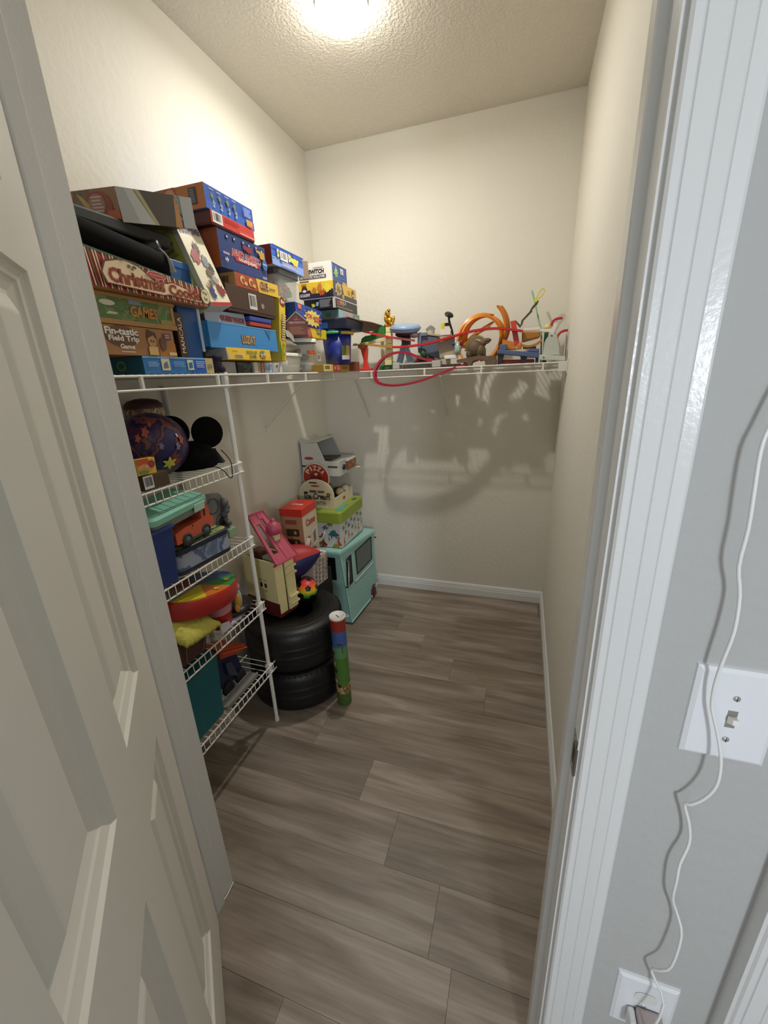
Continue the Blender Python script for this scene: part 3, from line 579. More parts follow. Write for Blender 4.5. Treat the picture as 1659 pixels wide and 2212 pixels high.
# small things on the wires below
G3 = 'small boxes on the wires below the pop-up game'
g = gbox('carton', 'small plain grey carton standing on shelf wires below yellow box', 'box', XF-.012, 1.262, 1.335, 1.5315, 1.5695, .12, (C('8E8A88'), C('7E7A76'), C('8E8A88'), C('7E7A76')), group=G3, base=False)
t = thing('plush_toy', 'dark purple plush toy lying limp beside the small grey carton', 'plush', (XF-.02, 1.228, ZS))
mb = MB(); mb.ball((XF-.03,1.228,1.560), (.035,.026,.027), 0, 12, 8); mb.ball((XF-.008,1.25,1.545), (.012,.016,.012), 0, 10, 6); mb.build('body', [M('241A2E', .9, bump=.6, scale=300)], t); MB().ball((XF-.006,1.232,1.582), (.014,.018,.01), 0, 10, 6).build('ear', [M('2C2038', .9)], t)
g = gbox('jar', 'dark glass block between grey carton and the dog card box', 'jar', XF-.012, 1.345, 1.435, 1.5315, 1.5690, .1, (A(['20282A','2E3A3A','3A4A48','1A1E1E'],22), C('20282A'), C('2A3030'), C('1A1A1A')), base=False)
g = gbox('carton', 'cream and brown card box lettered DOG on shelf wires', 'box', XF-.006, 1.440, 1.506, 1.5315, 1.5700, .1, (C('C4BBA8'), C('AAA292'), C('C4BBA8'), C('AAA292')), group=G3, base=False)
p = g.F(); p.rect(.36,0,.5,1,C('8E8676')); p.rect(.56,0,1,1,C('7A3A26')); p.text('DOG',.68,.12,.9,.9,C('D8C8B8'),.01,vert=True); p.done()
g = gbox('carton', 'pale icy blue picture box beside the dog card box', 'box', XF-.006, 1.509, 1.562, 1.5315, 1.5690, .1, (A(['A9BCCB','C4CFD8','8FA3BC','7C8AA0'],40), C('8FA3B8'), C('A9BCCB'), C('8FA3B8')), group=G3, base=False)
g = gbox('carton', 'white picture box with tan animal drawing beside white tub', 'box', XF-.006, 1.566, 1.640, 1.5315, 1.5680, .1, (A(['C9CED2','D8DADA','B0B4B8'],30), C('A8ACB0'), C('C9CED2'), C('A8ACB0')), group=G3, base=False)
p = g.F(); p.poly([(.45,.1),(.7,.2),(.78,.95),(.66,.9),(.6,.4)],C('B58A5E')); p.poly([(.3,.75),(.5,.9),(.55,.6),(.4,.55)],C('6E5A46')); p.done()
# upright yellow box, leaning
g = gbox('game_box', 'narrow yellow box with red disc, leaning upright beside brown stack', 'game box', 0, -.024, .024, 0, .252, .17, (C('E5C432'), C('B8A038'), C('E5C432'), C('4E7A34')), rot=(math.radians(-10.5), 0, 0), base=False)
g.t.location = (XF-.085, 1.645, 1.5795); W[g.t] = Matrix.LocRotScale(g.t.location, g.t.rotation_euler, None)
p = g.F(); p.ell(.5,.93,.46,.075,C('7A2A28')); p.text('8+',.25,.90,.8,.96,WHITE,.03); p.poly([(0,0),(.3,0),(.12,.28),(0,.3)],C('4C7E36')); p.ell(.58,.17,.32,.15,C('C9B22C')); p.ell(.58,.17,.22,.11,C('8A8A24')); p.ell(.6,.17,.1,.06,C('D8CC48'))
for k in range(11): v = .33 + k*.037; p.poly([(.12+.1*(k%2),v),(.5,v+.004),(.9,v+.016),(.86,v+.034),(.4,v+.028),(.15,v+.022)],C('2A2416')); p.poly([(.22+.1*(k%2),v+.006),(.5,v+.008),(.82,v+.018),(.8,v+.028),(.42,v+.022),(.26,v+.018)],C('F0EBD0'))
p.done()

# ------------------------------------------------ tub, bag, jars, bins
CLEAR = M('D5DAD8', .12, alpha=.22, spec=.6)
FILM = M('D8D4C6', .25, alpha=.45)
t = thing('tub', 'white plastic tub with rolled rim standing on shelf wires', 'tub', (-1.092, 1.757, ZS))
mb = MB(); mb.loft([rr(-1.092,1.757,.17,.165,.05,1.5315), rr(-1.092,1.757,.185,.18,.055,1.537), rr(-1.092,1.757,.2,.195,.055,1.600), rr(-1.092,1.757,.192,.187,.05,1.600), rr(-1.092,1.757,.18,.175,.05,1.545)], smooth=True); mb.build('tub_body', [M('D6D3C8', .3)], t)
mb = MB(); mb.loft([rr(-1.092,1.757,.212,.207,.058,1.599), rr(-1.092,1.757,.214,.209,.058,1.611), rr(-1.092,1.757,.204,.199,.056,1.613), rr(-1.092,1.757,.190,.185,.05,1.606)], smooth=True); mb.build('rim', [M('E2E0D6', .3)], t)
t = thing('plastic_bag', 'lumpy translucent grey plastic bag resting on white tub', 'bag', (-1.09, 1.76, 1.611))
rings = []
for j in range(11):
    th = j/10; z = 1.609 + .074*th; q = math.sin(PI*(.16+.80*th))**.6
    rings.append([(-1.09 + (.105*q+.006*math.sin(5*a+3*th))*math.cos(a) , 1.765 + (.10*q+.007*math.sin(4*a+9*th))*math.sin(a), z + .006*math.sin(3*a+6*th) + .02*math.sin(a)*(-th)) for a in [2*PI*k/22 for k in range(22)]])
MB().loft(rings, smooth=True).build('bag_body', [M('8E897C', .28, bump=.7, scale=45, coat=.5)], t)
MB().add([(-.975,1.672,1.700),(-.972,1.69,1.700),(-.970,1.725,1.681),(-.972,1.738,1.656),(-.976,1.726,1.660),(-.978,1.712,1.672),(-.978,1.684,1.676)], [(0,1,5,6),(1,2,4,5),(2,3,4)]).build('torn_label', [M('F3F0E0', .5)], t)
t = thing('toy_house', 'red brown house-shaped carton lettered FIRE STATION in clear bag', 'toy house', (-.975, 1.775, 1.688), (math.radians(0), 0, math.radians(-62)))
WB = C('7E3A2C')
def house_prism(mb, w, d, h, hr, m=0, z=0): return mb.loft([[(x, y, zz) for y, zz in [(-w/2,z),(w/2,z),(w/2,z+h),(0,z+h+hr),(-w/2,z+h)]] for x in (-d, 0)], m)
mb = house_prism(MB(), .092, .10, .055, .035); mb.build('house_body', [WB], t, False)
MB().hexa([(-.1,-.05,.05),(.004,-.05,.05),(.004,0,.092),(-.1,0,.092),(-.1,-.05,.0535),(.004,-.05,.0535),(.004,0,.0955),(-.1,0,.0955)]).hexa([(-.1,0,.092),(.004,0,.092),(.004,.05,.05),(-.1,.05,.05),(-.1,0,.0955),(.004,0,.0955),(.004,.05,.0535),(-.1,.05,.0535)]).build('roof', [M('D9CDA8', .5)], t, False)
p = Print(t, (0,-.046,0), (0,.092,0), (0,0,.055)); p.text('FIRE STATION',.12,.84,.9,1.0,C('E6CFC0'),.02); p.lines(.15,.05,.85,.6,6,C('A8703E')); p.done()
MB().box((.0005,-.012,.062), (.0015,.012,.064)).box((.0005,-.001,.06), (.0015,.001,.078)).build('gable_marks', [C('C79A84')], t, False)
t = thing('jar', 'clear round jar with orange piece and wide white lid', 'jar', (-1.075, 1.955, 1.58))
JP = [(.062,1.580),(.070,1.590),(.080,1.668)]
MB().lathe(JP + [(.078,1.668),(.068,1.592),(.06,1.584)], (-1.075,1.955,0), 26).build('glass_body', [CLEAR], t)
MB().lathe([(.088,1.668),(.089,1.684),(.084,1.687),(.001,1.687)], (-1.075,1.955,0), 28).lathe([(.088,1.668),(.001,1.669)], (-1.075,1.955,0), 28).build('lid', [WHITE], t)
MB().ball((-1.05,1.94,1.602), (.035,.03,.017), 0, 10, 6).ball((-1.09,1.975,1.605), (.03,.03,.02), 1, 10, 6).ball((-1.09,1.94,1.635), (.03,.028,.018), 2, 10, 6).build('contents', [C('6A5A46'), C('8C8478'), C('7A766C')], t)
o = MB().box((-1.02,1.925,1.615), (-1.000,1.985,1.632)).build('orange_piece', [C('D8582C')], t, bevel=.003)
p = Print(t, (-.992,1.985,1.585), (0,.034,.0), (-.0,0,.03), True); p.bars(0,0,1,1,bg=C('C9C6BE'),n=7); p.done('price_label')
t = thing('jar', 'squat clear jar of blue grey pieces under the white-lidded jar', 'jar', (-1.075, 1.955, ZS))
MB().lathe([(.066,1.5315),(.070,1.536),(.070,1.576),(.064,1.579),(.062,1.577),(.066,1.538)], (-1.075,1.955,0), 26).build('glass_body', [CLEAR], t)
mb = MB()
for k in range(26):
    a = random.uniform(0, 2*PI); r_ = .052*random.random()**.5; x, y, z = -1.075+r_*math.cos(a), 1.955+r_*math.sin(a), 1.5385+random.uniform(0,.024); s = .007; mb.box((x-s,y-s,z), (x+s,y+s,z+.011), random.randrange(3))
mb.build('contents', [C('4A5A6A'), C('6E7C88'), C('2E3A48')], t, kind='stuff')
g = gbox('game_box', 'yellow and red small game box on the white jar lid', 'game box', XF-.002, 1.888, 2.098, 1.6885, 1.7325, .19, (C('E5C62E'), C('B23A30'), C('D9B82C'), C('C9A828')), base=False)
p = g.F(); p.poly([(0,0),(.24,0),(.16,1),(0,1)],C('B8423A')); p.lines(.02,.15,.18,.75,5,C('D8908A')); p.text('CLUE',.46,.42,.72,.9,C('4A4A3A'),.04,outline=C('F2ECD6')); p.text('jr',.62,.15,.7,.36,C('2E3A22'),.03); p.done()
t = thing('card_box', 'dark slate card box tucked behind the fire station carton', 'box', (-1.12, 1.70, 1.70))
MB().hexa([(-1.16,1.665,1.703),(-1.04,1.665,1.703),(-1.04,1.735,1.703),(-1.16,1.735,1.703),(-1.16,1.665,1.80),(-1.04,1.665,1.80),(-1.04,1.735,1.77),(-1.16,1.735,1.77)]).build('carton', [C('3A3E4A')], t)
g = gbox('game_box', 'blue box with yellow starburst lettered POW BOOM, red end', 'game box', XF, 1.795, 2.052, 1.7345, 1.8215, .18, (C('2748A4'), C('24305E'), C('2E55B4'), C('22397E')), rot=(math.radians(-2), 0, 0), base=False)
p = g.F(); p.star(.62,.45,.37,.5,13,C('2A2A5A'),.72,.1); p.star(.62,.45,.355,.46,13,C('EBD36E'),.72,.1); p.text('POW',.36,.36,.60,.66,C('B03428'),.05,shear=.1); p.text('BOOM',.66,.28,.93,.62,C('B03428'),.05,shear=.1); p.ell(.63,.48,.02,.05,C('2A3F8A')); p.rect(.06,.72,.2,.96,C('C24650')); p.lines(.08,.76,.18,.92,2,C('E9A8A8'))
for u, v in ((.3,.72),(.94,.86),(.86,.06),(.4,.1)): p.ell(u,v,.012,.03,C('C9D6F0'))
p.done()
p = g.E(); p.poly([(.2,0),(1,0),(1,.1),(.4,.7)],C('8E2A28')); p.rect(.75,.3,1,1,C('2A4A86')); p.poly([(0,.4),(.5,.35),(.35,.75),(0,.8)],C('8A2C30')); p.done()
# clear bin of small toys
t = thing('storage_bin', 'clear plastic bin of colourful toys under the blue dog box', 'bin', (-1.11, 1.77, 1.826))
y0, y1 = 1.685, 1.862
mb = MB(); mb.loft([rr(-1.11,(y0+y1)/2,.22,y1-y0-.014,.02,1.827), rr(-1.11,(y0+y1)/2,.235,y1-y0,.022,1.918), rr(-1.11,(y0+y1)/2,.229,y1-y0-.006,.02,1.918), rr(-1.11,(y0+y1)/2,.214,y1-y0-.02,.018,1.830)]); mb.build('bin_body', [CLEAR], t)
mb = MB(); mb.loft([rr(-1.11,(y0+y1)/2,.245,y1-y0+.012,.024,1.918), rr(-1.11,(y0+y1)/2,.245,y1-y0+.012,.024,1.936), rr(-1.11,(y0+y1)/2,.232,y1-y0-.002,.02,1.939)]); mb.build('lid', [M('3A3F46', .35)], t)
mb = MB(); cs = ['C9A23A', 'B85A78', '7FA86A', '8A8AB0', 'C98A5A', '9AA89A', 'B0443A', 'D0C090']
for k in range(60):
    x, y, z = random.uniform(-1.19,-1.02), random.uniform(1.712,1.836), random.uniform(1.842,1.895); mb.ball((x,y,z), [random.uniform(.009,.02) for _ in range(3)], k % 8, 8, 5)
mb.build('toys', [C(c) for c in cs], t, kind='stuff')
g = gbox('game_box', 'bright blue box lettered Soggy Doggy with dark red end', 'game box', XF, 1.645, 1.902, 1.9425, 2.013, .22, (C('3766C8'), C('6A2420'), C('C9C9CC'), C('2A4A9A')), base=False)
p = g.F(); p.rect(0,0,1,.42,C('8AA8E6'))
for k in range(12): p.rect(random.uniform(0,.9),random.uniform(.42,.9),0,0,WHITE) if False else None
for k in range(16): u, v = random.uniform(0,.92), random.uniform(.4,.92); p.rect(u,v,u+.06,v+.06,C(random.choice(('4A78D6','2E58B4'))))
p.rect(0,.92,1,1,C('24408E')); p.text('S',.13,.44,.2,.86,C('F0DE5A'),.05); p.bars(.22,.36,.45,.82,n=9); p.text('Doggy',.48,.34,.80,.82,C('F0DE3E'),.05,outline=C('F6F3D8')); p.lines(.25,.06,.85,.30,4,C('C2D2F4')); p.lines(.3,.1,.7,.22,2,C('B89AC8')); p.done()
MB().hexa([(.075,.1285,.005),(.098,.205,.005),(.095,.206,.005),(.072,.1295,.005),(.075,.1285,.071),(.098,.205,.078),(.095,.206,.078),(.072,.1295,.071)]).build('open_flap', [M('8E7A68', .8)], g.t, False)
# ------------------------------------------------ corner stack
XC = -.925; YC = 2.09
G4 = 'games stacked in the back left corner'
g = gbox('game_box', 'small yellow and red carton with barcode under blue bucket', 'game box', -.945, 1.945, 2.27, 1.5315, 1.5655, .16, (C('C9A23A'), C('A8863A'), C('E0C03A'), C('A8862E')), group=G4, base=False)
p = g.F(); p.rect(0,0,.34,1,C('E2C64A')); p.bars(.03,.15,.24,.9,bg=C('E9E4C8'),n=7); p.rect(.34,0,.64,1,C('AE2F2A')); p.lines(.48,.15,.62,.9,5,C('E0A890')); p.ell(.41,.5,.04,.3,C('D88A7A')); p.rect(.64,0,1,1,C('B8953A')); p.lines(.68,.25,.92,.7,2,C('6A4E1E')); p.done()
g = gbox('carton', 'plain russet carton at right end of the corner stack', 'box', -.90, 2.275, 2.32, 1.5315, 1.580, .1, (C('8A4A30'), C('7A3E28'), C('8A4A30'), C('6A3622')), base=False)
t = thing('toy_bucket', 'dark blue toy bucket with green and yellow rim', 'bucket', (-.975, 2.2, 1.567))
BL = M('182A80', .38)
MB().lathe([(.060,1.567),(.066,1.571),(.078,1.718),(.074,1.718),(.063,1.575)], (-.975,2.2,0), 28).build('bucket_body', [BL], t)
MB().lathe([(.081,1.718),(.083,1.728),(.081,1.737),(.001,1.739)], (-.975,2.2,0), 28).build('lid', [M('1F3560', .4)], t)
mb = MB(); mb.tube([(-.975+.085*math.cos(a),2.2+.085*math.sin(a),1.723) for a in [math.radians(d) for d in range(-190,-50,10)]], .007, 7); mb.build('green_grip', [M('3FA55E', .4)], t)
mb = MB(); mb.tube([(-.975+.085*math.cos(a),2.2+.085*math.sin(a),1.721) for a in [math.radians(d) for d in range(-50,40,10)]], .008, 7); mb.build('yellow_grip', [M('C9A238', .4)], t)
lb = MB(); rr_ = [(-.975+(.0765-.0045*(1-v))*math.cos(a)*1.012, 2.2+(.0765-.0045*(1-v))*math.sin(a)*1.012, 1.59+.07*v) for v in (0,.3,1) for a in [math.radians(d) for d in range(-50,0,10)]]
lb.add(rr_, [(r*5+i,r*5+i+1,r*5+6+i,r*5+5+i) for r in (0,1) for i in range(4)], [0]*4+[1,1,2,2]); lb.build('paper_label', [C('C9C2B4'), C('4A5A34'), C('B8953E')], t)
t = thing('storage_bin', 'dark navy lidded bin between blue bucket and teal game box', 'bin', (-.99, 2.24, 1.739))
mb = MB(); mb.hexa([(-1.07,2.12,1.7395),(-.88,2.12,1.7395),(-.88,2.34,1.7395),(-1.07,2.34,1.7395),(-1.08,2.11,1.786),(-.875,2.11,1.786),(-.875,2.35,1.786),(-1.08,2.35,1.786)]); mb.build('bin_body', [M('1E2A48', .45)], t, bevel=.004)
MB().box((-1.05,2.113,1.743), (-.985,2.117,1.776)).build('blue_latch', [M('24508E', .4)], t, bevel=.002)
t = thing('cardboard_flap', 'brown corrugated cardboard sheet drooping right of the corner stack', 'cardboard', (-.90, 2.33, 1.775))
mb = MB(); pts = [(2.12,1.7875),(2.26,1.787),(2.36,1.782),(2.44,1.770),(2.50,1.752)]
mb.loft([[(-1.04,y,z-.0), (-.868+.10*max(0,(y-2.26)/.24)*1.0,y,z), (-.868+.10*max(0,(y-2.26)/.24),y,z+.003), (-1.04,y,z+.003)] for y, z in pts]); mb.build('sheet', [M('8A7560', .8, var=.1, scale=90)], t)
g = gbox('game_box', 'pale teal game box lettered DOGGY above the drooping cardboard', 'game box', XC, 2.135, 2.425, 1.7915, 1.832, .15, (C('8FC0C8'), C('5E7A7E'), C('9AC4CA'), C('7AA0A4')), group=G4, base=False)
p = g.F(); p.rect(.66,0,1,1,C('7E9A92')); p.text('DOGGY',.22,.2,.66,.8,C('C98A98'),.04,outline=C('EDE3E6')); p.ell(.8,.5,.1,.3,C('55705E')); p.ell(.8,.5,.07,.2,C('A8B8A8')); p.done()
p = g.E(); p.star(.3,.5,.2,.35,7,C('6E8A8C'),.7,.2); p.star(.62,.4,.14,.3,8,C('3E6A44'),.7,.2); p.done()
g = gbox('game_box', 'black box with white edges and rainbow LASER lettering', 'game box', XC, YC, 2.398, 1.8335, 1.884, .17, (C('26272A'), C('131418'), C('DAD8D2'), C('1A1A1C')), group=G4, lip=.06)
p = g.F(); p.rect(0,.9,1,1,C('DAD7CF')); p.rect(0,0,.03,1,C('D6CFC6')); p.text('LA',.08,.52,.20,.84,C('D0607A'),.04); p.text('SE',.20,.5,.32,.82,C('D8A83A'),.04); p.text('R X',.33,.5,.47,.8,C('C9CCD2'),.04); p.lines(.08,.36,.46,.46,1,C('D8A08A')); p.lines(.08,.1,.95,.26,2,C('B89A78')); p.done()
p = g.E(); p.rect(0,.9,1,1,C('D6D3CC')); p.rect(.95,0,1,1,C('D6D3CC')); p.lines(.52,.12,.92,.82,9,C('8E9094')); p.star(.31,.35,.07,.2,6,C('C9C23A'),.7,.2); p.poly([(.40,.25),(.48,.3),(.5,.65),(.41,.6)],C('8FA8BE')); p.done()
g = gbox('game_box', 'yellow and navy card game box lettered ACADEMY', 'game box', XC, YC-.004, 2.396, 1.8855, 1.956, .19, (C('E3BE4E'), C('EBC22E'), C('E6CC5A'), C('2A2440')), group=G4, lip=.05)
p = g.F(); p.poly([(0,0),(1,0),(1,.3),(.42,.3),(.35,1),(0,1)],C('45435A')); p.star(.2,.55,.15,.42,9,C('C9B884'),.8,.2); p.star(.2,.5,.1,.3,8,C('8A6A3A'),.7,.25); p.poly([(.42,.3),(.42,.02),(.34,.02),(.34,.3)],C('C9A848')); p.ell(.82,.6,.06,.28,C('7A4A3A')); p.ell(.82,.5,.035,.08,C('E9E2DA')); p.rect(.60,.5,.68,.72,C('B8954A')); p.done()
p = g.E(); p.poly([(0,0),(1,0),(1,.45),(.9,.5),(.84,.3),(.38,.25),(.34,.5),(0,.45)],C('2A2238')); p.text('ACADEMY',.03,.1,.33,.3,C('E9E4EC'),.02); p.ell(.17,.54,.085,.26,C('4A1E26')); p.ell(.17,.47,.055,.08,C('EAE6E0')); p.rect(.09,.82,.24,.95,C('B8862E')); p.star(.45,.45,.08,.22,8,C('B87A34'),.7,.2); p.star(.62,.6,.08,.38,7,C('C27A3A'),.7,.25); p.star(.68,.28,.1,.22,8,C('B4502E'),.7,.2); p.star(.84,.55,.11,.3,9,C('E9D64A'),.75,.2); p.poly([(.78,.2),(.97,.02),(.98,.05),(.84,.24)],C('1E1A2A')); p.done()
g = gbox('game_box', 'white box with blue side lettered AUTOMATIC ROLLOVER, topmost in corner', 'game box', XC-.008, YC+.01, 2.295, 1.9575, 2.043, .2, (C('38589E'), C('E3DFD6'), C('EAE7DF'), C('D6D2C8')), group=G4, base=False)
p = g.F(); p.rect(.0,.0,.03,1,C('E6E3DC')); p.rect(.95,0,1,1,C('E6E3DC')); p.rect(0,.95,1,1,C('E6E3DC')); p.star(.25,.45,.16,.32,8,C('86B86A'),.55,.25); p.star(.24,.6,.06,.25,6,C('B0D08A'),.6,.2); p.rect(.52,.52,.72,.82,C('DDE2EC')); p.lines(.56,.56,.68,.72,3,C('6A7A9A')); p.rect(.62,.02,.9,.14,C('D8A06A')); p.lines(.6,.25,.85,.33,1,C('6A82BE')); p.done()
p = g.E(); p.text('SWITCH',.36,.42,.80,.66,BLACK,.05,shear=.2); p.text('CHARGE',.50,.70,.78,.77,C('6A6862'),.02,shear=.2); p.rect(.10,.18,.84,.36,C('2A2A28')); p.text('AUTOMATIC ROLLOVER',.12,.21,.82,.33,WHITE,.02); p.rect(.1,.03,.36,.1,C('4A4A4E')); p.done()

# ================================================================== TOYS ON THE BACK SHELF
ORG = M('E08A2A', .4); ORL = M('EC9A3C', .35); TR = M('C22A2A', .35); TR2 = M('A81E38', .35)
def sm(pts, n=4):
    out = []; P = [Vector(p) for p in pts]
    for i in range(len(P)-1):
        p0, p1, p2, p3 = P[max(0,i-1)], P[i], P[i+1], P[min(len(P)-1,i+2)]
        for k in range(n):
            t = k/n; out.append(.5*((2*p1) + (-p0+p2)*t + (2*p0-5*p1+4*p2-p3)*t*t + (-p0+3*p1-3*p2+p3)*t**3))
    out.append(P[-1]); return out
def track(parent, name, pts, w, m, th=.003, up=(0,1,0)):
    """a moulded car track: flat bed with two raised side walls"""
    P = sm(pts); wv = Vector(up).normalized(); mb = MB(); mb.ribbon(P, wv*w, th)
    nn = []
    for s in (-1, 1): mb.ribbon([p + wv*s*(w/2) for p in P], wv*.0025, .011)
    return mb.build(name, [m], parent)
Yt = 2.40
t = thing('toy_track', 'long red toy track run curling below the shelf edge, gold start', 'toy track', (-.45, 2.38, 1.53))
track(t, 'upper_rail', [(-.881,2.37,1.741),(-.80,2.38,1.719),(-.717,2.39,1.699),(-.602,2.42,1.679)], .026, M('CC3434', .35))
track(t, 'gold_rail', [(-.905,2.37,1.678),(-.857,2.375,1.671),(-.79,2.38,1.66),(-.719,2.385,1.65)], .026, M('B8842E', .4))
track(t, 'long_rail', [(-.719,2.385,1.65),(-.66,2.385,1.647),(-.611,2.385,1.649),(-.506,2.385,1.659),(-.379,2.385,1.684),(-.257,2.385,1.705),(-.139,2.385,1.706),(-.024,2.385,1.685)], .026, TR)
track(t, 'loop_rail', [(-.20,2.37,1.575),(-.285,2.36,1.545),(-.346,2.345,1.529),(-.446,2.315,1.495),(-.538,2.305,1.465),(-.632,2.30,1.448),(-.714,2.30,1.446),(-.783,2.30,1.463),(-.806,2.31,1.505),(-.793,2.33,1.559),(-.749,2.35,1.602),(-.694,2.36,1.618),(-.628,2.365,1.615),(-.56,2.37,1.585),(-.47,2.38,1.56)], .028, TR2, th=.004)
t = thing('toy_tower', 'red toy tower leg with orange cap holding the gold track start', 'toy', (-.885, 2.39, ZS))
mb = MB(); mb.loft([[(-.905,2.375,1.545),(-.868,2.375,1.545),(-.868,2.405,1.545),(-.905,2.405,1.545)],[(-.898,2.38,1.59),(-.876,2.38,1.59),(-.876,2.4,1.59),(-.898,2.4,1.59)],[(-.912,2.375,1.655),(-.872,2.375,1.655),(-.872,2.41,1.655),(-.912,2.41,1.655)]]); mb.build('leg', [M('D63A2A', .35)], t, bevel=.003)
MB().box((-.917,2.365,1.5315), (-.85,2.415,1.545)).build('foot', [M('DC4034', .35)], t, bevel=.003)
MB().ball((-.90,2.39,1.664), (.03,.028,.016)).build('cap', [M('A8642A', .4)], t)
MB().box((-.96,2.385,1.670), (-.915,2.395,1.678)).box((-.955,2.38,1.678), (-.935,2.4,1.682)).build('peg', [M('A8A48E', .5)], t)
GRN = M('2F7A34', .5)
t = thing('toy_palm', 'green scalloped toy palm canopy with cream stem below it', 'toy', (-.84, 2.44, ZS))
mb = MB(); out = [(-.925,1.687),(-.918,1.71),(-.895,1.722),(-.862,1.724),(-.852,1.742),(-.822,1.748),(-.812,1.762),(-.78,1.768),(-.752,1.762),(-.755,1.712),(-.82,1.708),(-.87,1.694)]
mb.prism([(x, z) for x, z in reversed(out)], 1, 2.425, 2.455); mb.build('canopy', [GRN], t, bevel=.004)
MB().hexa([(-.88,2.43,1.678),(-.77,2.43,1.690),(-.77,2.45,1.690),(-.88,2.45,1.678),(-.88,2.43,1.690),(-.77,2.43,1.706),(-.77,2.45,1.706),(-.88,2.45,1.690)]).build('branch', [M('E0D9A0', .5)], t)
MB().lathe([(.02,1.5315),(.012,1.56),(.010,1.69)], (-.80,2.452,0), 10).build('stem', [M('D9CFA0', .5)], t)
t = thing('toy_tower', 'pale yellow toy tower with block joints on a green base', 'toy', (-.755, 2.41, ZS))
mb = MB(); CY = M('E3DDA4', .5)
for k in range(7): z = 1.556 + .029*k; mb.box((-.774+.002*k,2.4,z), (-.733+.0005*k,2.435,z+.0275))
mb.build('column', [CY], t, bevel=.002)
MB().box((-.80,2.375,1.5315), (-.715,2.455,1.556)).build('base', [M('2A6A2E', .5)], t, bevel=.003)
MB().ball((-.755,2.374,1.541), (.016,.012,.008)).build('rock', [M('6E8A5A', .6)], t)
t = thing('figurine', 'shiny gold crouching figurine perched on the pale yellow tower', 'figurine', (-.742, 2.418, 1.758))
GD = M('C9952E', .22, .85, bump=.5, scale=120)
mb = MB(); mb.ball((-.742,2.418,1.785), (.022,.02,.027), 0, 14, 10); mb.ball((-.752,2.415,1.825), (.016,.015,.020), 0, 14, 10); mb.ball((-.742,2.41,1.842), (.010,.012,.010), 0, 10, 8); mb.ball((-.722,2.412,1.79), (.012,.012,.024), 0, 10, 8, Euler((0,.4,0)).to_matrix()); mb.ball((-.728,2.41,1.77), (.015,.014,.012), 0, 10, 8); mb.ball((-.76,2.405,1.80), (.010,.01,.020), 0, 10, 8); mb.ball((-.760,2.41,1.767), (.013,.014,.010), 0, 10, 8)
mb.build('figure', [GD], t)
t = thing('toy_turntable', 'light blue round toy turntable lying over dark mechanism', 'toy', (-.655, 2.42, 1.70))
LBm = M('8FA6C4', .35)
MB().lathe([(.001,-.006),(.074,-.006),(.084,.004),(.086,.018),(.078,.030),(.06,.034),(.001,.034)], (-.655,2.43,1.734), 32, 0, ax=(.06,-.18,1)).build('disc', [LBm], t)
MB().lathe([(.084,.012),(.089,.013),(.089,.016),(.084,.017)], (-.655,2.43,1.734), 32, 0, ax=(.06,-.18,1), caps=False).build('rim_band', [M('6E86A8', .4)], t)
MB().ball((-.65,2.43,1.716), (.065,.05,.020), 0).ball((-.60,2.41,1.705), (.025,.03,.014), 1).box((-.67,2.41,1.66),(-.63,2.45,1.71),0).build('mechanism', [M('2A2628', .6), M('9A8A84', .6)], t)
MB().hexa([(-.72,2.41,1.5315),(-.69,2.41,1.5315),(-.69,2.45,1.5315),(-.72,2.45,1.5315),(-.67,2.42,1.69),(-.645,2.42,1.69),(-.645,2.45,1.69),(-.67,2.45,1.69)]).hexa([(-.63,2.41,1.5315),(-.60,2.41,1.5315),(-.60,2.45,1.5315),(-.63,2.45,1.5315),(-.68,2.42,1.69),(-.655,2.42,1.69),(-.655,2.45,1.69),(-.68,2.45,1.69)]).build('cross_legs', [M('8AA0B8', .45)], t)
t = thing('toy_platform', 'grey plastic track base with block ends at the shelf edge', 'toy', (-.575, 2.37, ZS))
GY = M('B4B2AA', .5)
MB().box((-.712,2.345,1.5315), (-.672,2.40,1.565)).box((-.488,2.345,1.5315), (-.440,2.40,1.566)).box((-.672,2.35,1.551), (-.488,2.395,1.560)).box((-.664,2.375,1.5315), (-.50,2.395,1.551)).build('frame', [GY], t, bevel=.003)
MB().box((-.656,2.352,1.5315), (-.505,2.373,1.545)).build('inset', [M('4A4234', .6)], t)
t = thing('toy_launcher', 'blue grey toy launcher housing with tan deck beside turntable', 'toy', (-.47, 2.45, 1.56))
mb = MB(); mb.hexa([(-.585,2.43,1.615),(-.46,2.43,1.575),(-.46,2.50,1.575),(-.585,2.50,1.615),(-.585,2.43,1.708),(-.47,2.43,1.69),(-.47,2.50,1.69),(-.585,2.50,1.708)]); mb.build('housing', [M('5A6478', .45)], t, bevel=.003)
MB().hexa([(-.575,2.425,1.711),(-.395,2.425,1.678),(-.395,2.50,1.678),(-.575,2.50,1.711),(-.575,2.425,1.721),(-.395,2.425,1.69),(-.395,2.50,1.69),(-.575,2.50,1.721)]).build('deck', [M('A89A7C', .6)], t, bevel=.002)
MB().prism([(-.582,1.716),(-.582,1.64),(-.562,1.64),(-.562,1.70),(-.53,1.70),(-.53,1.716)][::1], 1, 2.415, 2.430).build('bracket', [M('6E7890', .45)], t)
MB().box((-.545,2.44,1.5315), (-.50,2.49,1.60)).build('pedestal', [M('2A3A44', .5)], t)
t = thing('toy_shrub', 'dark green moulded toy shrub inside the red track loop', 'toy', (-.555, 2.40, 1.56))
mb = MB()
for k in range(16): a = random.uniform(0, 2*PI); mb.ball((-.555+.035*math.cos(a)*random.random(), 2.402+.012*math.sin(a), 1.592+random.uniform(-.02,.026)), [random.uniform(.010,.017)]*3, 0, 8, 6)
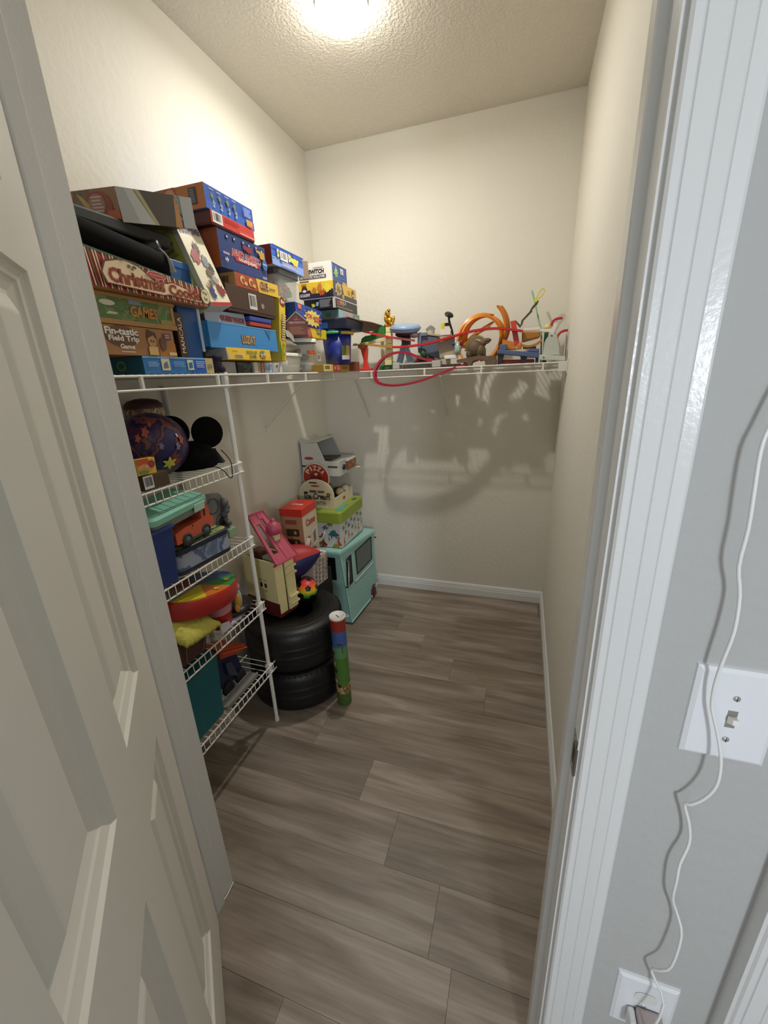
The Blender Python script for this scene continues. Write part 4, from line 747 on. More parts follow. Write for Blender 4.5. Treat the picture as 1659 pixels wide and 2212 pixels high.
mb.hexa([(-.565,2.395,1.562),(-.545,2.395,1.562),(-.545,2.41,1.562),(-.565,2.41,1.562),(-.560,2.395,1.59),(-.55,2.395,1.59),(-.55,2.41,1.59),(-.560,2.41,1.59)])
mb.build('foliage', [M('1E4A26', .6)], t)
MB().hexa([(-.60,2.40,1.562),(-.46,2.40,1.562),(-.46,2.43,1.562),(-.60,2.43,1.562),(-.575,2.40,1.60),(-.50,2.40,1.58),(-.50,2.43,1.58),(-.575,2.43,1.60)]).build('red_ground', [M('8E1E26', .5)], t)
t = thing('toy_wall', 'tan and white toy wall panel standing behind the track', 'toy', (-.42, 2.41, ZS))
MB().hexa([(-.455,2.405,1.578),(-.375,2.405,1.59),(-.375,2.42,1.59),(-.455,2.42,1.578),(-.47,2.405,1.655),(-.375,2.405,1.69),(-.375,2.42,1.69),(-.47,2.42,1.655)]).build('panel', [M('A39886', .6)], t, bevel=.002)
MB().box((-.425,2.375,1.572), (-.352,2.405,1.590)).build('white_block', [WHITE], t, bevel=.002)
MB().box((-.455,2.38,1.5315), (-.34,2.42,1.545)).build('dark_foot', [M('4A3A34', .6)], t)
t = thing('toy_turret', 'white toy turret with grey cone roof behind the tan deck', 'toy', (-.525, 2.52, 1.53))
MB().lathe([(.030,1.5315),(.024,1.60),(.024,1.735),(.028,1.74)], (-.53,2.52,0), 16).build('turret_wall', [M('D9D6CE', .5)], t); MB().lathe([(.029,1.74),(.018,1.752),(.001,1.762)], (-.53,2.52,0), 16).build('roof', [M('6E706C', .5)], t)
t = thing('toy_scoop', 'black long-handled toy scoop leaning upright by a yellow clip', 'toy', (-.395, 2.42, 1.70))
MB().lathe([(.001,.004),(.020,.003),(.025,-.003),(.024,-.007),(.016,-.004),(.001,-.003)], (-.405,2.41,1.797), 20, 0, ax=(.45,-.5,.85)).build('cup', [BLACK], t)
MB().tube(sm([(-.408,2.415,1.787),(-.407,2.418,1.765),(-.398,2.42,1.735),(-.390,2.42,1.708),(-.388,2.42,1.69)]), [.006]*17, 7).build('handle', [BLACK], t)
MB().box((-.427,2.405,1.740), (-.398,2.425,1.755)).build('clip', [BLACK], t)
t = thing('toy_block', 'small yellow toy clip on white bracket beside black scoop', 'toy', (-.435, 2.42, 1.695))
MB().prism([(-.452,1.728),(-.440,1.726),(-.436,1.742),(-.430,1.744),(-.430,1.757),(-.448,1.757)], 1, 2.41, 2.43).build('clip', [M('E2D034', .4)], t)
MB().prism([(-.455,1.724),(-.448,1.696),(-.40,1.696),(-.395,1.722),(-.41,1.727),(-.425,1.716),(-.44,1.727)], 1, 2.405, 2.435).build('bracket', [M('E6E2DA', .5)], t, bevel=.001)
MB().box((-.45,2.41,1.5315), (-.40,2.44,1.696)).build('post', [M('C9BEA8', .6)], t)
# orange loop track
t = thing('toy_track', 'orange toy loop track coiled behind the brown dinosaur', 'toy track', (-.22, 2.43, ZS))
L1 = [(-.356,2.44,1.66)] + [(-.225 - .125*math.cos(math.radians(a)), 2.44+.0004*a, 1.675 + .115*math.sin(math.radians(a))) for a in range(5, 108, 17)]
UPV = (.50, .85, 0)
track(t, 'outer_arc', L1, .034, ORL, up=UPV)
L2 = [(-.225 - .10*math.cos(math.radians(a)), 2.41 + .0002*a, 1.672 + .103*math.sin(math.radians(a))) for a in range(-28, 228, 16)] + [(-.175,2.45,1.575),(-.225,2.44,1.555)]
track(t, 'loop', L2, .044, ORG, up=UPV)
track(t, 'back_loop', [(-.151,2.46,1.822),(-.125,2.46,1.785),(-.108,2.46,1.735),(-.108,2.46,1.69),(-.12,2.46,1.655)], .040, M('C97A26', .4), up=UPV)
track(t, 'slide', [(-.36,2.40,1.60),(-.31,2.41,1.655),(-.25,2.43,1.70),(-.185,2.45,1.735)], .05, M('E4912F', .4), up=(.3,.8,.5))
track(t, 'side_ramp', [(-.365,2.38,1.618),(-.345,2.375,1.60),(-.325,2.37,1.572)], .012, ORG)
track(t, 'front_ramp', [(-.145,2.37,1.625),(-.155,2.37,1.60),(-.175,2.37,1.578),(-.198,2.37,1.566)], .014, ORL)
MB().box((-.33,2.45,1.5315), (-.30,2.49,1.562)).build('foot', [M('4A3A2A', .45)], t)  # foot coloured dark to stand for the shade under the arch
# brown dinosaur
t = thing('toy_dinosaur', 'brown moulded spiky dinosaur toy on an arched rock base', 'toy dinosaur', (-.24, 2.37, ZS))
BR = M('5E4C34', .65, var=.35, bump=.6, scale=90); BR2 = M('6B5A44', .7, var=.3, bump=.7, scale=70)
mb = MB(); mb.ball((-.262,2.375,1.615), (.042,.03,.044), 0, 16, 12); mb.ball((-.232,2.37,1.60), (.028,.026,.036), 0, 14, 10); mb.ball((-.218,2.37,1.642), (.018,.016,.022), 0, 12, 8, Euler((0,.6,0)).to_matrix()); mb.ball((-.200,2.368,1.652), (.022,.013,.012), 0, 12, 8); mb.ball((-.205,2.366,1.640), (.016,.011,.006), 0, 10, 6); mb.ball((-.215,2.362,1.592), (.012,.012,.022), 0, 10, 8); mb.ball((-.238,2.360,1.582), (.012,.012,.018), 0, 10, 8); mb.ball((-.288,2.372,1.590), (.02,.02,.026), 0, 10, 8)
mb.build('body', [BR], t)
mb = MB()
for k in range(17):
    a = math.radians(35 + k*9.5); c = Vector((-.255+.046*math.cos(a), 2.375, 1.617+.05*math.sin(a))); d = Vector((math.cos(a), 0, math.sin(a)))
    mb.lathe([(.008,-.006),(.006,.006),(.0004,.018)], tuple(c), 6, 0, ax=tuple(d), smooth=False)
mb.build('back_spikes', [M('7A6640', .6)], t)
out = [(-.292,1.5315),(-.274,1.5315),(-.272,1.545),(-.262,1.556),(-.24,1.559),(-.212,1.556),(-.204,1.546),(-.203,1.5315),(-.150,1.5315),(-.148,1.55),(-.156,1.575),(-.20,1.574),(-.235,1.580),(-.29,1.572),(-.352,1.564),(-.35,1.548),(-.30,1.548)]
MB().prism(out, 1, 2.335, 2.395).build('rock_base', [BR2], t, bevel=.004)
# gems between the tan wall and the slide
t = thing('toy_gem', 'milky green glass toy bead cluster left of dinosaur', 'toy', (-.345, 2.37, 1.60))
mb = MB(); mb.lathe([(.001,1.588),(.014,1.592),(.020,1.615),(.012,1.63),(.008,1.652),(.001,1.655)], (-.352,2.372,0), 12, 0); mb.build('bead', [M('9AB4A6', .2)], t)
MB().ball((-.374,2.372,1.645), (.010,.010,.010)).build('blue_bead', [M('2A3A8A', .25)], t); MB().ball((-.335,2.378,1.648), (.010,.010,.016)).build('red_bead', [M('8E2430', .25)], t)
# right hand group
t = thing('toy_ramp', 'red flat toy bar standing steeply on orange ramp pieces', 'toy', (-.07, 2.41, 1.60))
MB().hexa([(-.062,2.40,1.615),(-.036,2.40,1.622),(-.036,2.415,1.622),(-.062,2.415,1.615),(-.090,2.40,1.738),(-.064,2.40,1.741),(-.064,2.415,1.741),(-.090,2.415,1.738)]).build('bar', [M('C8433A', .4)], t, bevel=.002)
MB().hexa([(-.128,2.40,1.603),(-.05,2.40,1.60),(-.05,2.45,1.60),(-.128,2.45,1.603),(-.125,2.40,1.655),(-.07,2.40,1.640),(-.07,2.45,1.640),(-.125,2.45,1.655)]).hexa([(-.05,2.395,1.602),(-.028,2.395,1.602),(-.028,2.44,1.602),(-.05,2.44,1.602),(-.052,2.395,1.618),(-.028,2.395,1.64),(-.028,2.44,1.64),(-.052,2.44,1.618)]).build('ramp_blocks', [M('D2812A', .45)], t, bevel=.003)
t = thing('toy_ramp', 'brown orange curved toy chute under the white frame', 'toy', (.02, 2.42, 1.60))
mb = MB(); mb.hexa([(-.028,2.405,1.634),(.06,2.405,1.652),(.06,2.47,1.652),(-.028,2.47,1.634),(-.03,2.405,1.687),(.062,2.405,1.681),(.062,2.47,1.681),(-.03,2.47,1.687)]); mb.build('chute', [M('A8702A', .45)], t, bevel=.008)
track(t, 'curve', [(-.03,2.41,1.622),(.0,2.41,1.612),(.04,2.41,1.618),(.07,2.42,1.64)], .04, M('B8782A', .45))
MB().hexa([(-.02,2.41,1.603),(.045,2.41,1.600),(.045,2.45,1.600),(-.02,2.45,1.603),(-.02,2.41,1.613),(.045,2.41,1.610),(.045,2.45,1.610),(-.02,2.45,1.613)]).build('foot', [M('8E5E22', .5)], t)
t = thing('toy_platform', 'slate blue toy track deck on dark legs, right of dinosaur', 'toy', (-.03, 2.38, ZS))
SB = M('52648A', .4)
mb = MB(); mb.hexa([(-.145,2.35,1.584),(.062,2.35,1.552),(.062,2.44,1.552),(-.145,2.44,1.584),(-.145,2.35,1.604),(.062,2.35,1.578),(.062,2.44,1.578),(-.145,2.44,1.604)]); mb.box((-.135,2.36,1.60), (-.10,2.42,1.628)); mb.hexa([(.0,2.362,1.586),(.06,2.362,1.58),(.06,2.42,1.58),(.0,2.42,1.586),(.01,2.362,1.6),(.06,2.362,1.597),(.06,2.42,1.597),(.01,2.42,1.6)]); mb.build('deck', [SB], t, bevel=.003)
MB().hexa([(-.142,2.36,1.5315),(-.125,2.36,1.5315),(-.125,2.43,1.5315),(-.142,2.43,1.5315),(-.142,2.36,1.582),(-.110,2.36,1.582),(-.110,2.43,1.582),(-.142,2.43,1.582)]).hexa([(-.025,2.36,1.5315),(-.005,2.36,1.5315),(-.005,2.43,1.5315),(-.025,2.43,1.5315),(-.03,2.36,1.567),(.005,2.36,1.562),(.005,2.43,1.562),(-.03,2.43,1.567)]).hexa([(.045,2.36,1.5315),(.058,2.36,1.5315),(.058,2.43,1.5315),(.045,2.43,1.5315),(.045,2.36,1.555),(.06,2.36,1.553),(.06,2.43,1.553),(.045,2.43,1.555)]).build('legs', [M('2E2A38', .5)], t)
o = MB().hexa([(-.12,2.37,1.5325),(.04,2.37,1.5325),(.04,2.40,1.5325),(-.12,2.40,1.5325),(-.12,2.37,1.553),(.04,2.37,1.548),(.04,2.40,1.548),(-.12,2.40,1.553)]).build('toy_bar', [M('7E1C28', .45)], None, 'base', bevel=.003); tag(o, 'dark red toy bar lying beneath slate blue deck', 'toy')
# pale grey tower at the right end
t = thing('toy_tower', 'pale grey trapezoid toy tower on foot at right shelf end', 'toy', (.12, 2.37, ZS))
PG = M('C3C8C0', .5)
MB().prism([(.078,1.566),(.155,1.562),(.136,1.659),(.104,1.661),(.088,1.640),(.082,1.625)], 1, 2.35, 2.39).build('tower_body', [PG], t, bevel=.003)
MB().hexa([(.058,2.335,1.543),(.184,2.335,1.534),(.184,2.41,1.534),(.058,2.41,1.543),(.062,2.335,1.568),(.182,2.335,1.554),(.182,2.41,1.554),(.062,2.41,1.568)]).build('foot', [M('CDD1C9', .5)], t, bevel=.002)
for q in ((.112,2.3495,1.653), (.082,2.3345,1.553)): MB().lathe([(.0035,0),(.003,.002),(.0001,.0022)], q, 10, 0, ax=(0,-1,0)).build('screw', [M('3A3C3A', .5)], t)
t = thing('toy_gantry', 'white toy frame bar with raised arm behind grey tower', 'toy', (.06, 2.44, 1.66))
MB().hexa([(-.03,2.43,1.690),(.058,2.43,1.690),(.058,2.45,1.690),(-.03,2.45,1.690),(-.03,2.43,1.701),(.058,2.43,1.703),(.058,2.45,1.703),(-.03,2.45,1.701)]).hexa([(.058,2.43,1.682),(.118,2.43,1.672),(.118,2.45,1.672),(.058,2.45,1.682),(.058,2.43,1.694),(.118,2.43,1.686),(.118,2.45,1.686),(.058,2.45,1.694)]).hexa([(.106,2.425,1.665),(.124,2.425,1.662),(.124,2.45,1.662),(.106,2.45,1.665),(.124,2.425,1.717),(.142,2.425,1.715),(.142,2.45,1.715),(.124,2.45,1.717)]).build('bars', [M('E8E5DC', .45)], t, bevel=.001)
MB().box((.08,2.43,1.5315), (.10,2.45,1.675)).build('post', [M('1E4A2A', .5)], t)
MB().lathe([(.001,1.697),(.02,1.697),(.012,1.712),(.001,1.72)], (.095,2.46,0), 8).build('yellow_top', [M('E2D27A', .5)], t)
t = thing('toy_hook', 'upper red curved toy hook behind the white arm', 'toy', (.13, 2.455, 1.71))
track(t, 'hook', [(.112,2.46,1.708),(.116,2.46,1.724),(.128,2.46,1.735),(.145,2.46,1.739),(.162,2.46,1.739)], .014, M('B8242A', .4), th=.006)
t = thing('toy_hook', 'lower red curved toy hook beside right wall', 'toy', (.165, 2.42, 1.65))
track(t, 'hook', [(.140,2.425,1.64),(.145,2.425,1.655),(.155,2.425,1.668),(.170,2.425,1.676),(.190,2.425,1.678)], .014, M('B8242A', .4), th=.006)
MB().tube([(.135,2.425,1.535),(.138,2.425,1.60),(.141,2.425,1.642)], .004, 6).build('stem', [M('8A7A5A', .5)], t)
t = thing('toy_stick', 'thin pale green toy stick leaning with yellow loop at top', 'toy', (.04, 2.5, ZS))
MB().tube(sm([(.006,2.54,1.891),(.018,2.53,1.857),(.030,2.52,1.813),(.049,2.50,1.746),(.066,2.48,1.678),(.072,2.46,1.58),(.074,2.45,1.533)]), .0042, 7).build('stick', [M('7CB48A', .45)], t)
MB().hexa([(.019,2.52,1.835),(.034,2.52,1.829),(.034,2.535,1.829),(.019,2.535,1.835),(.027,2.52,1.855),(.042,2.52,1.85),(.042,2.535,1.85),(.027,2.535,1.855)]).build('clip', [M('E3D23A', .4)], t, bevel=.002)
MB().tube([(.031,2.525,1.853),(.044,2.525,1.878),(.054,2.525,1.892),(.067,2.525,1.889),(.069,2.525,1.882),(.058,2.525,1.862),(.042,2.525,1.848)], .0028, 6).build('loop', [M('D9C936', .4)], t)
t = thing('toy_lever', 'dark olive bent toy lever leaning against the green stick', 'toy', (-.01, 2.47, 1.70))
MB().prism([(-.073,1.745),(-.042,1.709),(-.030,1.725),(-.026,1.742),(.016,1.783),(.012,1.787),(.024,1.802),(.038,1.815),(.044,1.832),(.036,1.830),(.012,1.805),(.0,1.782),(-.036,1.745),(-.040,1.722),(-.066,1.748)][::1], 1, 2.466, 2.478).build('lever_arm', [M('4A4A32', .5)], t)
t = thing('metal_rod', 'thin grey rod leaning in the corner against right wall', 'rod', (.19, 2.38, ZS))
MB().tube([(.186,2.37,1.5335),(.1905,2.50,1.665)], .0022, 6).build('rod', [M('8E8C84', .4, .6)], t)

# ================================================================== THINGS ON THE RACK
Z1_, Z2_, Z3_, Z4_ = 1.2195, .9205, .6245, .3145
t = thing('painted_ball', 'dark purple painted ball with orange strokes and yellow flower sticker', 'ball', (-1.115, 1.015, Z1_))
BALLM = A(['1A163C','201A4C','2A2058','4A2A44','1E1A4A','7A3E34','1A184A','221C52','241E58'], 9, .35, (1, 1, 1))
rings = []; mb = MB()
for j in range(15):
    th = PI*j/14; rings.append([(-1.115+.105*math.sin(th)*math.cos(a)*(1-.03*abs(math.sin(4*a))), 1.015+.105*math.sin(th)*math.sin(a)*(1-.03*abs(math.sin(4*a))), Z1_+.101-.101*math.cos(th)) for a in [2*PI*k/40 for k in range(40)]])
mb.loft(rings, 0, True, True); mb.build('ball_body', [BALLM], t)
def on_ball(az, el, d=.1055):   # point on the ball
    az, el = math.radians(az), math.radians(el); return Vector((-1.115+d*math.cos(el)*math.cos(az), 1.015+d*math.cos(el)*math.sin(az), Z1_+.101+d*.965*math.sin(el)))
fm = MB(); pts = []
for k in range(24): r_ = 13 if k % 4 == 2 else (9 if k % 2 else 6); a = 2*PI*k/24; pts.append(on_ball(-20+r_*math.cos(a)*1.1, -28+r_*math.sin(a), .1085))
fm.add([on_ball(-20,-28,.1095)]+pts, [(0,1+k,1+(k+1)%24) for k in range(24)]); fm.build('flower_sticker', [C('D8C84A')], t)
PC = [C('B4583E'), C('7A7090'), C('D8D0D8')]
for az, el, rz, c in ((8,10,7,0),(-2,0,6,1),(2,18,3,2),(-30,4,5,1),(-50,30,8,0),(-62,20,6,0),(-40,44,5,0)):
    q = [on_ball(az+rz*math.cos(a)*(.5 if k % 2 else 1), el+rz*1.5*math.sin(a)*(.6 if k % 2 else 1), .107) for k, a in enumerate([2*PI*i/10 for i in range(10)])]; MB().add(q, [tuple(range(10))]).build('paint_stroke', [PC[c]], t)
t = thing('ear_hat', 'black cap with two round black ears and hanging cord', 'hat', (-1.10, 1.16, Z1_))
BK = M('050506', .9, spec=.15)
MB().lathe([(.088,1.2195),(.090,1.225),(.086,1.258),(.072,1.288),(.045,1.305),(.001,1.310)], (-1.12,1.165,0), 28).build('cap', [BK], t)
for nm, c, ax in (('ear', (-1.075,1.222,1.333), (.86,-.5,.05)), ('ear', (-1.135,1.122,1.346), (.55,-.83,.05))):
    MB().lathe([(.001,-.006),(.052,-.005),(.056,0),(.052,.005),(.001,.006)], c, 28, 0, ax=ax).build(nm, [BK], t)
MB().hexa([(-1.07,1.225,1.2195),(-1.04,1.235,1.2195),(-1.05,1.262,1.2195),(-1.09,1.25,1.2195),(-1.07,1.226,1.275),(-1.06,1.232,1.275),(-1.07,1.244,1.268),(-1.09,1.243,1.27)]).build('ear_flap', [M('1A1A1C', .7)], t)
MB().tube(sm([(-1.033,1.14,1.222),(-1.0,1.15,1.224),(-.978,1.16,1.208),(-.972,1.172,1.185),(-.973,1.19,1.178),(-.98,1.205,1.20),(-.99,1.215,1.235),(-1.03,1.225,1.27)]), .0016, 5).build('cord', [BK], t)
t = thing('toy_cake', 'brown frosted toy cake with cream lace drip behind painted ball', 'toy cake', (-1.19, 1.085, Z1_))
MB().lathe([(.055,Z1_),(.058,1.25),(.058,1.395)], (-1.2,1.09,0), 28).build('cake_side', [M('6A5238', .6)], t)
mb = MB(); n = 44; lo = [(-1.2+.0595*math.cos(a), 1.09+.0595*math.sin(a), 1.405-.014*abs(math.sin(3.5*a))) for a in [2*PI*k/n for k in range(n)]]; hi = [(-1.2+.0595*math.cos(a), 1.09+.0595*math.sin(a), 1.432) for a in [2*PI*k/n for k in range(n)]]
mb.loft([lo, hi], smooth=True); mb.build('lace_band', [A(['B8A68A','C9B99C','6A4A34','A89478'], 60)], t)
MB().lathe([(.060,1.430),(.058,1.442),(.045,1.455),(.02,1.461),(.001,1.462)], (-1.2,1.09,0), 28).build('frosting', [M('4A261C', .45)], t)
o = MB().hexa([(-.999,.848,1.2675),(-.992,.850,1.2675),(-.992,.900,1.2725),(-.999,.898,1.2725),(-1.003,.845,1.309),(-.997,.847,1.309),(-.997,.902,1.306),(-1.003,.900,1.306)])
g = gbox('carton', 'small brown carton with white barcode label on top rack shelf', 'box', -.990, .845, .935, Z1_, 1.262, .09, (C('4A3A2C'), C('3E3024'), C('54432F'), C('3E3024')), base=False)
p = g.F(); p.bars(.0,.12,.36,.98,bg=C('D8D8DC'),n=9); p.done()
g = gbox('card_box', 'small yellow food picture card box on the barcode carton', 'box', -.994, .838, .900, 1.2635, 1.309, .02, (C('DDB23A'), C('C9A030'), C('DDB23A'), C('C9A030')), rot=(math.radians(-3),0,0), base=False)
p = g.F(); p.rect(0,.62,.62,1,C('B8502E')); p.ell(.4,.42,.4,.26,C('C98A5A')); p.ell(.75,.62,.2,.24,C('8E3A2A')); p.star(.3,.18,.3,.16,9,C('6E8A3A'),.7,.2); p.ell(.5,.5,.1,.06,C('E0B088')); p.done()
# ---- second shelf
t = thing('storage_bin', 'plain dark blue plastic bin at the near end of second rack shelf', 'bin', (-1.06, .86, Z2_))
mb = MB(); mb.loft([[(-1.13,.76,Z2_),(-.992,.76,Z2_),(-.992,.893,Z2_),(-1.13,.893,Z2_)], [(-1.14,.75,1.098),(-.985,.75,1.098),(-.985,.905,1.095),(-1.14,.905,1.095)]]); mb.build('bin_body', [M('1A3474', .4)], t, bevel=.004)
MB().box((-1.143,.747,1.092), (-.982,.909,1.102)).build('rim', [M('22408A', .4)], t, bevel=.002)
t = thing('pencil_case', 'clear case with mint green lid lying tilted over the blue bin', 'case', (-1.06, .95, 1.10))
R3 = Matrix.Translation((-1.06, .95, 1.103)) @ Euler((math.radians(2.5), math.radians(8), math.radians(4))).to_matrix().to_4x4()
def rx(pts): return [R3 @ Vector(q) for q in pts]
MINT = M('8CCBB6', .3); mb = MB(); mb.loft([rx(rr(0,0,.125,.225,.018,0)), rx(rr(0,0,.135,.24,.02,.028))]); mb.build('case_bottom', [M('BCC9C0', .2, trans=.55)], t)
mb = MB(); mb.loft([rx(rr(0,0,.145,.25,.022,.028)), rx(rr(0,0,.145,.25,.022,.045)), rx(rr(0,0,.130,.235,.02,.052)), rx(rr(0,0,.120,.225,.018,.051))]); mb.build('lid', [MINT], t)
MB().box((-.001,-.001,-.001),(0,0,0)) if False else None
mb = MB(); mb.loft([rx(rr(.073,.075,.004,.05,.0015,.010)), rx(rr(.073,.075,.004,.05,.0015,.036))]); mb.build('latch', [M('B4DCCB', .3)], t)
mb = MB()
for k in range(9): q = R3 @ Vector((random.uniform(-.05,.05), random.uniform(-.09,.09), random.uniform(.010,.020))); mb.ball(q, [random.uniform(.007,.014), random.uniform(.012,.022), .007], k % 3, 8, 6)
mb.build('contents', [C('8A6A5A'), C('C9C4B8'), C('6A7A74')], t, kind='stuff')
# tin lunch box
t = thing('lunch_tin', 'slate blue lunch tin with cloud print and green picture lid', 'tin', (-1.05, 1.03, Z2_))
TB = A(['5E6E8E','6A7A98','8A96AE','56668A','98A2B6'], 10, .35)
tcx, tcy = -1.055, 1.03; rotm = Matrix.Translation((tcx, tcy, 0)) @ Matrix.Rotation(math.radians(-4), 4, 'Z')
rt = lambda pts: [rotm @ Vector(q) for q in pts]
mb = MB(); mb.loft([rt(rr(0,0,.13,.245,.03,z)) for z in (Z2_+.012, .990)], smooth=False); mb.build('tin_body', [TB], t)
mb = MB(); mb.loft([rt(rr(0,0,.133,.248,.031,z)) for z in (Z2_, Z2_+.013)]); mb.build('bottom_rim', [M('1E2436', .4)], t)
mb = MB(); mb.loft([rt(rr(0,0,.134,.249,.031,.988)), rt(rr(0,0,.134,.249,.031,1.004)), rt(rr(0,0,.126,.241,.028,1.007)), rt(rr(0,0,.122,.237,.027,1.006))]); mb.build('lid', [M('1A2034', .35)], t)
mb = MB(); mb.add(rt(rr(0,0,.120,.235,.026,1.0073)), [tuple(range(24))]); mb.build('lid_picture', [A(['7E9A4A','9AB05E','6E8A3E','C9CFA8','5A7A3A','B0BC74'], 14)], t)
# orange jeep
t = thing('toy_jeep', 'orange toy jeep with grey wheels parked on the lunch tin', 'toy car', (-1.045, 1.0, 1.0085))
OJ = M('C4593A', .4); JM = Matrix.Translation((-1.045, .998, 1.0085)) @ Matrix.Rotation(math.radians(2), 4, 'Z')
jj = lambda pts: [JM @ Vector(q) for q in pts]
mb = MB()
prof_ = [(-.085,.018),(-.060,.018),(-.052,.034),(-.030,.036),(-.022,.020),(.028,.020),(.036,.036),(.058,.036),(.066,.022),(.090,.022),(.092,.058),(.078,.064),(.076,.100),(.062,.118),(.040,.122),(.036,.066),(-.04,.060),(-.085,.052)]
mb.loft([jj([(x, y, z) for y, z in prof_]) for x in (-.05, .05)]); mb.build('body', [OJ], t, bevel=.002)
mb = MB(); mb.loft([jj([(.0505,y,z) for y, z in [(.048,.072),(.056,.072),(.058,.10),(.050,.104)]]), jj([(.0515,y,z) for y, z in [(.048,.072),(.056,.072),(.058,.10),(.050,.104)]])]); mb.loft([jj([(.0505,y,.055+z) for y, z in [(-.012,0),(-.006,0),(-.006,.004),(-.012,.004)]]), jj([(.0515,y,.055+z) for y, z in [(-.012,0),(-.006,0),(-.006,.004),(-.012,.004)]])]); mb.build('window_slot', [M('3A1E18', .6)], t)
for sx in (-1, 1):
    for y in (-.041, .048):
        c = JM @ Vector((sx*.046, y, .0215)); w = MB().lathe([(.006,-.006),(.020,-.006),(.0215,0),(.0215,.006),(.018,.008),(.012,.0085),(.011,.006),(.001,.006)], tuple(c), 20, 0, ax=(sx,0,0)); wo = w.build('wheel', [M('2E3034', .7)], t)
        MB().lathe([(.0115,.0065),(.009,.0095),(.001,.010)], tuple(c), 14, 0, ax=(sx,0,0)).build('hub', [M('5A5E66', .5)], wo)
mb = MB(); mb.loft([jj([(x,-.024,.013),(x,.03,.013),(x,.03,.021),(x,-.024,.021)]) for x in (-.053,.053)]); mb.build('side_step', [M('4A4C52', .6)], t)
# grey wheel board with green dinosaur piece
t = thing('toy_board', 'grey flat toy board with round gear marks behind the lunch tin', 'toy', (-1.12, 1.205, Z2_))
mb = MB(); out = [(1.135,.926),(1.252,.922),(1.268,.935),(1.272,1.055),(1.262,1.085),(1.245,1.100),(1.15,1.112),(1.135,1.10)]
mb.prism(out, 0, -1.115, -1.095); mb.build('board', [M('7E7E80', .45)], t, bevel=.003)
for c in ((1.205,1.058), (1.238,.985)):
    MB().lathe([(.030,0),(.031,.0012),(.028,.0014),(.0275,0)], (-1.0948,c[0],c[1]), 26, 0, ax=(1,0,0), caps=False).build('gear_ring', [M('4A4A4C', .5)], t)
MB().lathe([(.001,.0012),(.018,.0010),(.0185,0)], (-1.0948,1.238,.985), 18, 0, ax=(1,0,0)).build('dark_hole', [M('3A221C', .6)], t)
t = thing('toy_dinosaur', 'small grey spiky toy on pale green base by rack pole', 'toy dinosaur', (-1.075, 1.25, Z2_))
mb = MB()
for k in range(10): mb.ball((-1.08+random.uniform(-.012,.012), 1.254+random.uniform(-.012,.010), .965+.012*k), [random.uniform(.010,.017)]*3, 0, 8, 6)
mb.build('body', [M('5E6064', .6)], t)
MB().box((-1.11,1.222,Z2_), (-1.055,1.268,.958)).build('base', [M('8FA88A', .5)], t, bevel=.003)
# ---- third shelf
t = thing('toy_drum', 'round red toy drum with colour-segmented top, tilted on red cup', 'toy drum', (-1.03, 1.02, .74))
DM = Matrix.Translation((-1.055, 1.02, .790)) @ Euler((math.radians(-9), math.radians(6), 0)).to_matrix().to_4x4()
dm = lambda pts: [DM @ Vector(q) for q in pts]
def ringp(r, z, n=48, e=1.12): return dm([(r*.68*math.cos(2*PI*k/n), r*e*math.sin(2*PI*k/n), z) for k in range(n)])
mb = MB(); mb.loft([ringp(.146,-.030), ringp(.148,-.026), ringp(.148,.028), ringp(.143,.032)], smooth=True); mb.build('drum_side', [M('AE2420', .38)], t)
secs = [('2E8A46',20,75),('D8742A',-25,20),('DCCB2E',-75,-25),('8A8278',-130,-75),('8E2622',-180,-130),('24406E',130,180),('1E4A7A',75,130)]
for hx, a0, a1 in secs:
    mb = MB(); n = 10; pts = [(.138*.68*math.cos(math.radians(a0+(a1-a0)*k/n)), .138*1.12*math.sin(math.radians(a0+(a1-a0)*k/n))) for k in range(n+1)]
    mb.loft([dm([(0,0,z)]+[(x,y,z) for x,y in pts]) for z in (.028, .036)]); mb.build('colour_segment', [M(hx, .4)], t)
for a in (0, 48): c = DM @ Vector((.07*math.cos(math.radians(a)), .115*math.sin(math.radians(a)), .037)); MB().lathe([(.008,0),(.011,.002),(.008,.004),(.004,.002)], tuple(c), 14).build('button', [M('D8B83A', .4)], t)
t = thing('toy_cup', 'red toy bucket with pink band holding drum, plush figure hooked', 'toy cup', (-1.04, 1.10, Z3_))
MB().lathe([(.042,Z3_),(.046,.63),(.055,.742)], (-1.05,1.085,0), 26).build('cup_body', [M('A8221E', .4)], t)
MB().lathe([(.0505,.685),(.0545,.728)], (-1.05,1.085,0), 26, caps=False).build('band', [M('C98A92', .5)], t)
t = thing('plush_toy', 'small tan and pale blue plush toy hanging beside red bucket', 'plush', (-1.0, 1.15, .66))
mb = MB(); mb.ball((-1.0,1.143,.70), (.012,.014,.032), 0, 10, 8); mb.ball((-1.0,1.135,.675), (.010,.012,.02), 0, 10, 8); mb.ball((-1.01,1.162,.70), (.012,.010,.042), 1, 10, 8); mb.ball((-1.01,1.158,.752), (.013,.013,.016), 2, 10, 8); mb.build('body', [M('C08A3A', .9), M('9AC4D6', .8), M('C98A9A', .8)], t)
